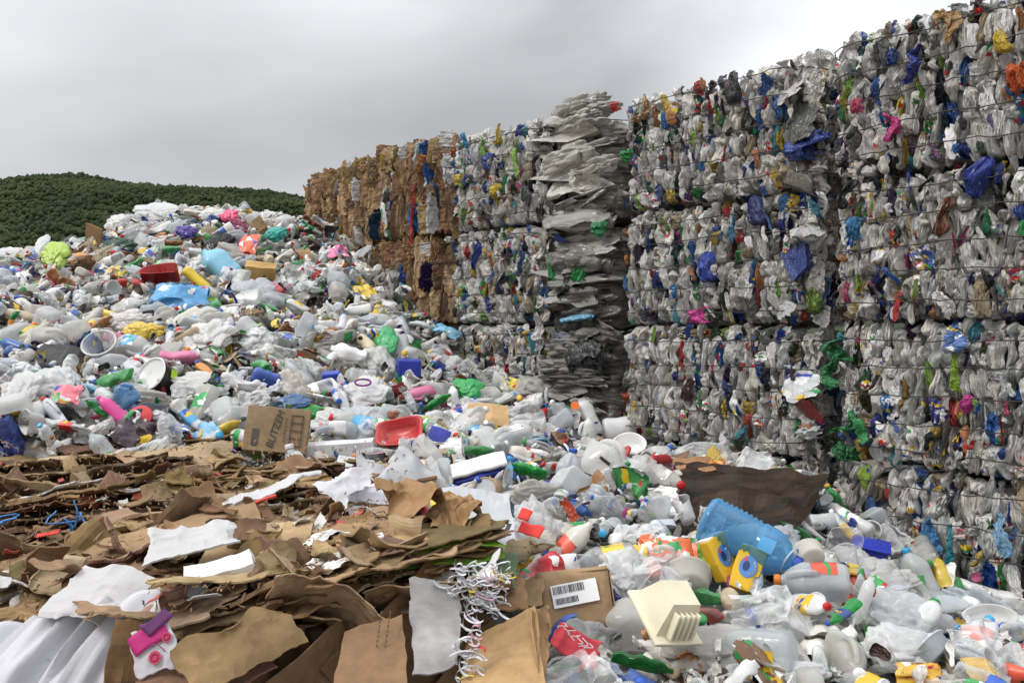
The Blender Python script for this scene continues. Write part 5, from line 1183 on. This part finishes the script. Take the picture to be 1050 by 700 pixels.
# ------------------------------------------------------------------ scatter the rest of the heap
sr = np.random.default_rng(4242)
cells = {}
def free(x, y, r):
    for tx_, ty_, tr_ in TAKEN:
        if (x - tx_) ** 2 + (y - ty_) ** 2 < (tr_ + r * .3) ** 2: return False
    i, j = int(x / .3), int(y / .3)
    for a in (-1, 0, 1):
        for b_ in (-1, 0, 1):
            for (px_, py_) in cells.get((i + a, j + b_), ()):
                if (x - px_) ** 2 + (y - py_) ** 2 < r * r: return False
    return True
tries = placed = 0
while tries < 24000 and placed < 1800:
    tries += 1
    y = sr.uniform(2.35, 12.2); x = sr.uniform(-.66 * y, .62 * y)
    u, v = proj((x, y, H(x, y) + .05))
    if not (-35 < u < 1085 and v < 735) or shut(x, y): continue
    d_ = .115 if y < 6 else .135
    if not free(x, y, d_): continue
    # drop what the heap's crest hides
    if y > 7:
        hid = any(CAM_Z + (H(x, y) + .16 - CAM_Z) * k < H(x * k, y * k) - .02 for k in (.97, .94, .9, .85, .8))
        if hid: continue
    cells.setdefault((int(x / .3), int(y / .3)), []).append((x, y)); placed += 1
    o, look, cat = pick_thing(x, y, y > 7, sr)
    THINGS.append((o, look, cat, u, v))
print('scattered', placed, 'tries', tries)

# ================================================================== FOREGROUND CARDBOARD
kr = np.random.default_rng(77)
def card_jit(c=None): return jit(CARDS[kr.integers(5)] if c is None else c, .05, kr)
def sheet_part(root, name, w, d, loc, eul, colour, wave=.02, tear=.03, th=.005, fold=0, curl=.0, nx=46, ny=18, mat=None):
    me = mk(name, *torn_board(w, d, nx, ny, wave, tear, int(kr.integers(1e6)), th, fold, curl), mat or M_CARD, False)
    return add(name, me, Vector(loc) - root.location, Euler(eul), parent=root, color=colour)

# torn bale behind: strata of flattened boxes, edges to the camera, running up to the right
back = empty('cardboard_bale', (-2.0, 4.1, 0), 'torn open cardboard bale of many flattened layers, between heap and nearest bale', 'bale')
N = 40
for k in range(N):
    f = k / (N - 1)
    yb = 3.42 + 1.15 * f; zb = .60 + .21 * f ** .9
    x = -3.3
    while x < -.45:
        w = kr.uniform(.35, 1.1); xc = x + w / 2
        if xc + w / 2 > -.35 - .25 * f: w = max(.35, -.35 - .25 * f - x); xc = x + w / 2
        yy = yb + .10 * (xc + 1.6) + kr.uniform(-.05, .05); zz = zb + kr.uniform(-.03, .03) + .02 * (xc + 1.6) * (1 - f) - .05 * f * max(0, xc + 1.6)
        br = kr.random()
        col = (card_jit() if kr.random() < .7 else jit((.15, .1, .06), .03, kr)) if br < .93 else ((.66, .65, .64) if br < .96 else (.12, .11, .1))
        sheet_part(back, 'cardboard_sheet', w * 1.1, kr.uniform(.38, .6), (xc, yy + .22, zz), (R(-7 + kr.normal(0, 6)), R(-3 + kr.normal(0, 4.5)), R(kr.normal(7, 11))), col, .034, .045, kr.uniform(.005, .014), 0, .09)
        x += w * kr.uniform(.75, .95)
for (x, y, z, w, d, rz, c) in ((-2.05, 4.95, .96, .62, .34, .35, (.45, .30, .17)), (-1.95, 4.6, .965, 1.0, .36, .1, (.43, .29, .165)), (-2.75, 4.7, .93, .9, .5, .0, (.40, .27, .15)), (-1.28, 4.35, .91, .75, .22, .38, (.38, .25, .135)), (-1.0, 4.25, .86, .6, .16, .40, (.35, .22, .12)), (-2.35, 5.05, 1.0, .3, .24, .7, (.17, .09, .05)), (-1.75, 5.1, 1.02, .32, .2, -.4, (.15, .08, .045))):
    sheet_part(back, 'cardboard_flap', w, d, (x, y, z - .085), (R(kr.uniform(0, 14)), R(-5), rz), card_jit(c), .02, .012, .006, kr.choice([0, .4]), .04)
sheet_part(back, 'white_paper', .42, .1, (-1.05, 3.95, .84), (R(10), R(-14), .45), (.5, .5, .51), .03, .03, .004, curl=.04, mat=M_PAPER)
sheet_part(back, 'white_paper', .28, .2, (-.6, 4.0, .84), (R(25), R(8), .2), (.56, .55, .6), .05, .05, .003, curl=.06, mat=M_PAPER)
sheet_part(back, 'white_paper', .22, .16, (-.72, 3.95, .85), (R(35), R(-18), .8), (.55, .55, .58), .05, .05, .003, curl=.06, mat=M_PAPER)
sheet_part(back, 'red_strip', .16, .025, (-1.08, 3.85, .82), (R(5), R(-16), .4), (.55, .06, .04), .006, .004, .008, nx=8, ny=4, mat=M_PAPER)
sheet_part(back, 'red_strip', .09, .03, (-1.85, 3.62, .74), (R(20), R(-14), .2), (.6, .05, .04), .006, .01, .004, nx=8, ny=4, mat=M_PAPER)
for (x, y, z) in ((-2.05, 3.7, .81), (-1.78, 3.75, .82)):
    for i in range(3):
        t = np.linspace(0, 1, 14); s0 = int(kr.integers(1e6)); P = np.c_[.1 * (t - .5) + .05 * vnoise(np.c_[t * 4, 0 * t, 0 * t], s0), -.1 + .05 * vnoise(np.c_[t * 4, 0 * t + 3, 0 * t], s0), .05 * vnoise(np.c_[t * 3, 0 * t + 7, 0 * t], s0) - .03 * i]
        add('blue_string', mk('blue_string', *tube(P + np.array([x, y, z]) - np.array(back.location), .0036, 5), M_OPAQUE), parent=back, color=(.05, .25, .6))

# nearest bale: bulging top of torn sheets, side of big folded panels, corner flaps
fc = Vector((-.96, 2.98, 0)); front = empty('cardboard_bale', fc, 'nearest cardboard bale with frayed top layers and dark folded side panels', 'bale')
eA, eB, eC, eD = (Vector((*q, 0)) for q in FB)
def fq(a, b, z=0.0):         # a: along the right-hand side (near to far), b: across to the left
    p_ = (eA * (1 - a) + eB * a) * (1 - b) + (eD * (1 - a) + eC * a) * b; p_.z = z; return p_
side_dir = (eB - eA).normalized(); az = math.atan2(side_dir.y, side_dir.x); nside = Vector((side_dir.y, -side_dir.x, 0))
cm = core_mesh(1.15, .72, .95, M_COREC, 9)
me = cm; o = add('core', me, fq(.45, .06, .0) - fc, Euler((0, 0, az + math.pi)), parent=front); 
for k in range(80):
    a, b_ = kr.uniform(.1, .95), kr.uniform(.1, .95); f = k / 79
    z = .70 + .09 * f + .04 * a - .05 * b_ * (1 - a) + kr.uniform(-.015, .015); w, d = kr.uniform(.16, .46), kr.uniform(.1, .24)
    p_ = fq(a, b_, z)
    c = card_jit() if kr.random() < .9 else (.62, .6, .56)
    sheet_part(front, 'cardboard_sheet', w, d, p_, (R(kr.normal(0, 7)), R(kr.normal(-3, 6)), az - .55 + kr.normal(0, .25)), c, .03, .05, kr.uniform(.004, .01), 0, .07)
# right edge: layers that lap over the side, frayed
for k in range(15):
    a = kr.uniform(0.05, 1.0); p_ = fq(a, .06 + kr.uniform(-.04, .06), .72 + .009 * k + .04 * a)
    sheet_part(front, 'cardboard_sheet', kr.uniform(.35, .7), kr.uniform(.2, .3), p_, (R(kr.normal(-6, 6)), R(kr.normal(-2, 5)), az + kr.normal(0, .12)), card_jit(), .022, .045, kr.uniform(.004, .009), 0, .05)
# far right corner: stack of box flaps sticking out, with a lime green layer
for i, (z, c, w, yaw, dx) in enumerate(((.80, (.30, .18, .09), .52, .12, 0), (.815, (.36, .23, .12), .50, .16, .01), (.83, (.22, .42, .05), .56, .22, .07), (.842, (.28, .17, .085), .54, .2, .02), (.857, (.33, .2, .1), .5, .25, .03), (.872, (.26, .5, .04), .42, .32, .13), (.88, (.40, .26, .14), .45, .2, -.02), (.90, (.42, .27, .14), .34, .4, -.01))):
    sheet_part(front, 'green_sheet' if c[1] > c[0] else 'cardboard_sheet', w, .3, (-.40 + dx, 2.96, z), (R(2), R(-9 + i * .8), yaw), c, .012, .02, .005, .12, .02)
for (x, y, z, s_) in ((-.33, 3.12, .95, .15), (-.2, 3.1, .92, .12)):
    o = add('crumpled_kraft', LIB['sheet'][int(kr.integers(10))], Vector((x, y, z)) - fc, Euler((.25, .15, kr.uniform(0, 6))), (s_ * 5, s_ * 4, s_ * 6), front, (.36, .22, .11), M_CARD)
# the hanging lip under the flaps
sheet_part(front, 'hanging_flap', .42, .2, (-.22, 2.72, .76), (R(-32), R(-6), az - .55), (.33, .22, .125), .035, .02, .005, 0, .06)
sheet_part(front, 'torn_corner', .34, .26, fq(.42, -.03, .74), (R(-34), R(14), az - .3), (.36, .24, .145), .035, .04, .004, .5, .06)
# side panels: big folded boards leaning out of the side
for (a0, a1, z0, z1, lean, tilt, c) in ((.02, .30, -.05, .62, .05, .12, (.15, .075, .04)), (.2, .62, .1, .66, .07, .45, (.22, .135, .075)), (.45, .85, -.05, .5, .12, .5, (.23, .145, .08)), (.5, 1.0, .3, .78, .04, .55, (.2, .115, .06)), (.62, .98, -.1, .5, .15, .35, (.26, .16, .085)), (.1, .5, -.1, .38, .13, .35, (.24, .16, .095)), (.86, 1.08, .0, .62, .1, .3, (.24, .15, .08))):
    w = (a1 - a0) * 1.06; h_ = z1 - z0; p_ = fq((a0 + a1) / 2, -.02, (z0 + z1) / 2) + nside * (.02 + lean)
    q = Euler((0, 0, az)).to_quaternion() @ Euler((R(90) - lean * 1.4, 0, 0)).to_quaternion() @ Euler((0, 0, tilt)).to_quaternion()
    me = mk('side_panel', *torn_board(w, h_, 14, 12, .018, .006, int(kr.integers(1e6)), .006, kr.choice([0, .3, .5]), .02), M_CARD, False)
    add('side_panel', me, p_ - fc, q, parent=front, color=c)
p_ = fq(.93, -.06, .45) + nside * .1
add('green_panel', mk('green_panel', *torn_board(.16, .3, 8, 10, .008, .004, 51, .005), M_CARD, False), p_ - fc, Euler((0, 0, az)).to_quaternion() @ Euler((R(84), 0, 0)).to_quaternion() @ Euler((0, 0, .1)).to_quaternion(), parent=front, color=(.12, .42, .03))
# white sheets and cloth on the near left
sheet_part(front, 'white_board', .28, .2, (-1.0, 2.86, .875), (R(13), R(-6), .35), (.5, .49, .49), .03, .02, .006, 0, .06, mat=M_PAPER)
sheet_part(front, 'white_board', .2, .2, (-1.14, 2.5, .835), (R(26), R(6), -.2), (.48, .47, .47), .03, .02, .005, .4, .06, mat=M_PAPER)
sheet_part(front, 'white_board', .2, .09, (-.87, 2.66, .865), (R(14), R(-12), .3), (.62, .62, .62), .012, .01, .025, 0, .03, mat=M_PAPER)
sheet_part(front, 'long_flap', 1.0, .2, (-1.35, 3.05, .80), (R(20), R(-10), .42), (.42, .28, .16), .015, .006, .006, .0, .03)
sheet_part(front, 'tan_flap', .34, .3, (-.85, 3.05, .83), (R(16), R(-3), .1), (.46, .32, .18), .012, .006, .005, .0, .02)
# folded white sheeting hanging over the near left corner
k1, k2 = 50, 34; uu, vv = np.meshgrid(np.linspace(0, 1, k1), np.linspace(0, 1, k2)); qn = np.c_[uu.ravel() * 9, vv.ravel() * 1.3, 0 * uu.ravel()]
fold_ = (.045 * ridged(qn, 61, 2) + .02 * vnoise(qn * 2.3, 66)).reshape(uu.shape)
T = np.stack([-1.56 + .48 * uu + .10 * (1 - vv) * (uu - .2) + .18 * (1 - vv) ** 2, 2.12 + .36 * (1 - vv) + .04 * uu - fold_ * (.35 + .9 * vv), .84 - .62 * vv ** 1.25 - .10 * (1 - uu) + fold_ * .5 * (1 - vv)], -1)
c = add('white_sheeting', mk('white_sheeting', *slab(T, .003), M_PAPER), color=(.5, .5, .53)); tag(c, 'folded white sheeting draped over the left corner of the nearest bale', 'sheeting')
for (x, y, z, w, d, e) in ((-1.68, 2.62, .76, .2, .2, (R(28), R(10), .3)), (-.99, 2.26, .56, .09, .5, (R(78), R(8), .3)), (-.9, 2.22, .5, .14, .34, (R(70), R(-12), .5)), (-.78, 2.28, .7, .3, .16, (R(30), R(-20), .6)), (-.7, 2.3, .74, .3, .14, (R(24), R(-16), .62))):
    sheet_part(front, 'cardboard_flap', w, d, (x, y, z), e, card_jit((.25, .155, .085)), .025, .02, .005, .2, .07)
# pink and white printed panel
pp = Vector((-.9, 2.28, .745)); pk = empty('printed_packaging', pp, 'torn white box panel with magenta print on the nearest bale', 'packaging'); pk.rotation_euler = (R(60), R(-14), R(14)); pk.scale = (.64, .68, .7)
add('panel', mk('panel', *torn_board(.16, .19, 22, 22, .014, .02, 8, .004), M_PAPER), parent=pk, color=(.46, .44, .46))
add('magenta_area', mk('magenta_area', *torn_board(.14, .075, 8, 6, .004, .008, 9, .0015), M_PAPER), (-.012, .05, .011), Euler((0, 0, .3)), parent=pk, color=(.42, .02, .15)); add('purple_edge', mk('purple_edge', *torn_board(.12, .05, 8, 6, .008, .012, 19, .003), M_PAPER), (.03, .10, .012), Euler((.2, 0, .5)), parent=pk, color=(.14, .04, .14))
for (x, y, r_) in ((.0, -.03, .024), (.055, .03, .019)):
    ring = join(disc(r_, r_, 20, 0), ); add('round_mark', mk('round_mark', *ring, M_INK, False), (x, y, .013), parent=pk, color=(.42, .02, .08)); add('mark_ring', mk('mark_ring', *tube([(r_ * .55 * math.cos(w), r_ * .55 * math.sin(w), 0) for w in np.linspace(0, 6.28, 18)], .002, 4), M_INK), (x, y, .0145), parent=pk, color=(.2, .02, .05))
add('printed_curve', mk('printed_curve', *tube([(-.02, .02, 0), (.0, .028, 0), (.02, .022, 0), (.035, .0, 0), (.04, -.01, 0)], .0022, 5), M_INK), (.0, -.01, .014), parent=pk, color=(.25, .04, .15))
# white crumpled rags on top right
for (x, y, z, s_, c) in ((-.42, 2.82, .885, .5, (.7, .7, .69)), (-.52, 2.72, .86, .4, (.7, .69, .66)), (-.6, 2.95, .87, .35, (.66, .66, .64))):
    o = add('crumpled_paper', LIB['sheet'][int(kr.integers(10))], Vector((x, y, z)) - fc, Euler((.2, .1, kr.uniform(0, 6))), (s_ * 1.2, s_ * .8, s_), front, c, M_PAPER)
# torn chips and crumpled scraps of board lying all over the two bales
chips = [mk('cardboard_scrap', *torn_board(.13, .09, 16, 12, .022, .02, 5000 + 17 * i, .004, 0, .06), M_CARD, False) for i in range(14)]
for k in range(330):
    if k < 150:
        a, b_ = kr.uniform(.05, 1.0), kr.random() ** 1.3; q_ = fq(a, b_, .835 + .03 * a - .04 * b_ * (1 - a) + kr.uniform(-.02, .02)); par = front
        if (q_.x + 1.02) ** 2 + (q_.y - 2.72) ** 2 < .07: continue
    else:
        f = kr.random(); xx = -.45 - 2.6 * kr.random() ** 1.5; q_ = Vector((xx, 3.45 + 1.1 * f + .1 * (xx + 1.6), .67 + .21 * f - .05 * f * max(0, xx + 1.6) + kr.uniform(-.01, .04))); par = back
    br = kr.random(); c = card_jit() if br < .84 else jit((.55, .54, .53), .05, kr) if br < .95 else jit((.4, .08, .06), .03, kr)
    s_ = kr.uniform(.4, 1.5) if br < .84 else kr.uniform(.2, .7)
    add('cardboard_scrap' if br < .84 else 'paper_scrap', chips[kr.integers(14)], q_ - par.location, Euler((kr.normal(0, .45), kr.normal(0, .45), kr.uniform(0, 6.28))), (s_, s_, s_ * kr.uniform(.7, 1.6)), par, c, M_CARD if br < .84 else M_PAPER)
# frayed fibres: countless shreds along the torn edges
fv, ff, o_ = [], [], 0
for k in range(3400):
    if kr.random() < .5:
        a, b_ = kr.uniform(0, 1), kr.random() ** 1.6; c0 = fq(a, b_, .80 + .04 * a + kr.uniform(-.03, .07) - .05 * b_ * (1 - a))
    else:
        f = kr.random(); xx = kr.uniform(-3, -.45); c0 = Vector((xx, 3.42 + 1.1 * f + .1 * (xx + 1.6), .68 + .30 * f + kr.uniform(-.02, .06)))
    if (c0.x + 1.02) ** 2 + (c0.y - 2.7) ** 2 < .11: continue
    L_, w_ = kr.uniform(.008, .034), kr.uniform(.002, .008); d1 = Vector(kr.normal(0, 1, 3)); d1.z *= .45; d1.normalize(); d2 = d1.cross(Vector(kr.normal(0, 1, 3))).normalized()
    mid = c0 + d1 * L_ * .5 + d2 * kr.uniform(-.5, .5) * w_ + Vector((0, 0, kr.uniform(-.006, .012))); e_ = c0 + d1 * L_ + Vector((0, 0, kr.uniform(-.012, .012)))
    fv += [c0 - d2 * w_ / 2, c0 + d2 * w_ / 2, mid + d2 * w_ / 2, mid - d2 * w_ / 2, e_ + d2 * w_ * .2, e_ - d2 * w_ * .3]; ff += [(o_, o_ + 1, o_ + 2, o_ + 3), (o_ + 3, o_ + 2, o_ + 4, o_ + 5)]; o_ += 6
o = add('torn_fibres', mk('torn_fibres', [tuple(q) for q in fv], ff, M_CARD, False), color=(.36, .24, .14)); tag(o, 'brown torn fibres and shreds scattered over the cardboard bales', 'fibres', kind='stuff')

# ------------------------------------------------------------------ boards and box parts right of the nearest bale
def loose_board(name, corners, label, cat, colour, mat=None, th=.005, wave=.008, seed=1, nx=12, ny=10):
    """a board whose corners (near-left, near-right, far-right, far-left) stand at given points"""
    c = [np.array(q) for q in corners]; u, v = np.meshgrid(np.linspace(0, 1, nx), np.linspace(0, 1, ny)); u, v = u[..., None], v[..., None]
    T = (c[0] * (1 - u) + c[1] * u) * (1 - v) + (c[3] * (1 - u) + c[2] * u) * v
    nn = np.cross(c[1] - c[0], c[3] - c[0]); nn = nn / np.linalg.norm(nn); T = T + nn * (wave * fbm(T.reshape(-1, 3) * 6, seed, 2)).reshape(u.shape)
    e = (np.maximum(np.abs(u - .5), np.abs(v - .5)) * 2) ** 6; T = T + e * .006 * np.stack([fbm(T.reshape(-1, 3) * 25, seed + k, 2).reshape(u.shape[:2]) for k in range(3)], -1)
    ctr = Vector(T.reshape(-1, 3).mean(0)); V, F = slab(T - np.array(ctr), th)
    if V[:len(V) // 2, :].mean(0) @ (np.array([0, 0, CAM_Z]) - np.array(ctr)) < 0: pass
    o = add(name, mk(name, V, F, mat or M_CARD, False), ctr, color=colour); tag(o, label, cat); return o
grey = loose_board('grey_board', [pt(425, 700, 2.3), pt(470, 690, 2.32), pt(472, 600, 2.62), pt(418, 590, 2.62)], 'dirty grey board standing against the nearest cardboard bale', 'board', (.36, .35, .34), M_CARD, .005, .035, 3, 20, 20)
sb_ = loose_board('slotted_board', [pt(485, 580, 3.05), pt(530, 570, 3.15), pt(522, 505, 3.6), pt(452, 500, 3.5)], 'white board with two dark slots between bale and bottles', 'board', (.46, .47, .49), M_PAPER, .006, .018, 5)
s1 = pt(518, 545, 3.27)
for i in range(2): 
    o = add('slot', mk('slot', *box((0, 0, 0), (.016, .034, .003)), M_INK, False), Vector(s1) + Vector((-.02 + .03 * i, -.05, .03 - .006 * i)), Euler((R(48), R(5), R(-32))), color=(.02, .02, .02)); attach(o, sb_)
loose_board('green_board', [pt(488, 600, 2.72), pt(528, 602, 2.78), pt(532, 568, 3.0), pt(478, 556, 2.98)], 'dark olive green board beside the shredded paper', 'board', (.075, .12, .06), M_PAPER, .005, .006, 7)
loose_board('cardboard_strip', [pt(503, 626, 2.68), pt(542, 624, 2.72), pt(537, 590, 2.92), pt(512, 592, 2.92)], 'brown cardboard strip behind the dark green board', 'cardboard', (.38, .23, .12), None, .006, .006, 8)
loose_board('box_panel', [pt(470, 720, 2.15), pt(562, 720, 2.15), pt(548, 622, 2.55), pt(478, 655, 2.6)], 'large tan box side in the bottom foreground beside the grey board', 'cardboard', (.42, .27, .13), None, .006, .01, 9)
loose_board('box_panel', [pt(556, 722, 2.15), pt(566, 640, 2.55), pt(562, 622, 2.75), pt(545, 625, 2.5)], 'darker tan box flap folded down beside the bottom bottles', 'cardboard', (.33, .2, .1), None, .006, .008, 10)
loose_board('box_panel', [pt(340, 720, 2.2), pt(420, 720, 2.2), pt(412, 628, 2.5), pt(352, 650, 2.45)], 'brown box panel with faint print leaning left of the grey board', 'cardboard', (.27, .165, .09), None, .006, .012, 11)
loose_board('box_panel', [pt(538, 622, 2.95), pt(556, 622, 2.95), pt(558, 592, 3.1), pt(535, 595, 3.1)], 'narrow brown flap left of the barcode box', 'cardboard', (.42, .28, .16), None, .005, .004, 12)
# faint stencilled lines on the brown panel beside the grey board
bp_ = [o_ for o_ in bpy.data.objects if o_.get('label', '').startswith('brown box panel with faint print')][0]
for i in range(2):
    parts_ = [box((0, .0, .012 * k), (.004, .0015, kr.uniform(.005, .01))) for k in range(9)]
    o = add('faint_print', mk('faint_print', *join(*parts_), M_INK, False), Vector(pt(385 + 9 * i, 668, 2.36)), Euler((R(-22), R(8), R(5))), color=(.1, .065, .04)); attach(o, bp_)
# shredded paper
strips = empty('shredded_paper', pt(492, 590, 2.62), 'tangle of white shredded paper strips beside the grey board', 'paper'); sl = np.array(strips.location)
for k in range(100):
    far_ = k < 78
    c0 = (pt(kr.uniform(462, 522), kr.uniform(575, 622), 2.6) if far_ else pt(kr.uniform(470, 492), kr.uniform(630, 690), 2.3)) - sl; t = np.linspace(0, 1, 14); L_ = kr.uniform(.02, .07); s0 = int(kr.integers(1e6)); an = kr.uniform(0, 6.28)
    nt = kr.uniform(.5, 1.5) * 6.28; ph = kr.uniform(0, 6.28); rc = kr.uniform(.006, .02); t = np.linspace(0, 1, 24)
    P = c0 + np.c_[np.cos(an) * L_ * 1.3 * (t - .5) + rc * np.cos(nt * t + ph), np.sin(an) * L_ * .5 * (t - .5) - .01 * t, -.05 * t * kr.random() + rc * np.sin(nt * t + ph) * .9]
    wv = np.array([.0012, .0022, .0016]) * kr.uniform(.7, 1.3); V = np.concatenate([P - wv, P + wv]); g_ = kr.uniform(.3, .7); c = (g_, g_, g_ * 1.05) if kr.random() < .9 else jit([(.5, .05, .05), (.65, .5, .05), (.65, .3, .4), (.4, .35, .25)][kr.integers(4)], .03, kr)
    add('paper_strip', mk('paper_strip', V, [(i, i + 1, i + 25, i + 24) for i in range(23)], M_PAPER), parent=strips, color=c)
o = loose_board('paper_wad', [pt(480, 598, 2.7), pt(510, 600, 2.68), pt(512, 568, 2.82), pt(478, 575, 2.8)], 'crumpled grey white paper above the shredded strips', 'paper', (.62, .6, .58), M_PAPER, .004, .06, 21, 22, 20)
loose_board('white_sheet', [pt(372, 500, 4.2), pt(470, 502, 4.1), pt(440, 478, 4.6), pt(362, 470, 4.7)], 'crumpled white sheet lying at the far edge of the torn bale', 'sheet', (.42, .43, .44), M_PAPER, .004, .13, 31, 40, 28)

# brown wet sheet at the foot of the wall
m, n, l, out = newmat('brown_wet_sheet'); tc = n.new('ShaderNodeTexCoord'); mp = n.new('ShaderNodeMapping'); mp.inputs['Scale'].default_value = (2.0, 9, 9); mp.inputs['Rotation'].default_value = (0, 0, .15); l.new(tc.outputs['Object'], mp.inputs[0])
nz = n.new('ShaderNodeTexNoise'); nz.inputs['Scale'].default_value = 1.6; nz.inputs['Detail'].default_value = 6; l.new(mp.outputs[0], nz.inputs['Vector']); r_ = n.new('ShaderNodeValToRGB')
r_.color_ramp.elements[0].color = (.006, .005, .004, 1); r_.color_ramp.elements[0].position = .32; r_.color_ramp.elements[1].color = (.05, .027, .013, 1); r_.color_ramp.elements[1].position = .78; l.new(nz.outputs[0], r_.inputs[0])
p = pbsdf(n, .6, .25); l.new(r_.outputs[0], p.inputs['Base Color']); l.new(bump(n, l, nz.outputs[0], .5, .02), p.inputs['Normal']); l.new(p.outputs[0], out.inputs[0])
loose_board('brown_sheet', [pt(688, 600, 3.95), pt(800, 565, 4.15), pt(852, 490, 4.75), pt(692, 470, 5.2)], 'dark brown streaked wet sheet at the foot of the bale wall', 'sheet', (.1, .06, .03), m, .006, .05, 41, 26, 22)
loose_board('cardboard_strip', [pt(700, 492, 5.0), pt(735, 482, 5.0), pt(728, 468, 5.25), pt(690, 472, 5.25)], 'brown cardboard strip on the upper edge of the wet sheet', 'cardboard', (.36, .2, .1), None, .005, .012, 42)

# ================================================================== LABELS for the scattered things
seen = {}
def phrase(u, v, skip=()):
    best = sorted(((math.hypot(u - a, (v - b) * 1.5), s, a, b) for s, a, b in LANDMARKS if s not in skip))[0]
    _, s, a, b = best; du, dv = u - a, v - b
    if abs(du) > abs(dv) * 1.1: rel = 'left of' if du < 0 else 'right of'
    else: rel = 'above' if dv < 0 else 'below'
    return f'{rel} {s}', best[0], s
todo = []
for o, look, cat, u, v in THINGS:
    ph, dist, s1_ = phrase(u, v)
    todo.append([o, look, cat, u, v, f'{look} {ph}', s1_])
from collections import defaultdict
by = defaultdict(list)
for t_ in todo: by[t_[5]].append(t_)
NUM = ['', 'one', 'two', 'three', 'four', 'five', 'six', 'seven', 'eight', 'nine', 'ten', 'eleven', 'twelve']; ORD = ['', 'second', 'third', 'fourth', 'fifth', 'sixth', 'seventh', 'eighth', 'ninth', 'tenth', 'eleventh']
for lab, ts in by.items():
    k = len(ts)
    if k < 2: continue
    for i, t_ in enumerate(sorted(ts, key=lambda q: q[3])):
        e = 'leftmost' if i == 0 else 'rightmost' if i == k - 1 else ORD[i] + ' from left'
        full = f'{lab}, {e} of {NUM[k]}' if k < 13 else lab
        t_[5] = full if len(full.split()) <= 16 else f'{e} {lab}'
for t_ in todo:
    tag(t_[0], ' '.join(t_[5].split()[:16]), t_[2], {'bottle': 'bottles', 'jug': 'jugs', 'bag': 'bags', 'film': 'film sheets', 'tub': 'tubs', 'packet': 'packets', 'can': 'cans', 'lid': 'lids', 'cup': 'cups', 'cardboard': 'cardboard pieces'}[t_[2]] + ' on the heap')
print('objects', len(bpy.data.objects))
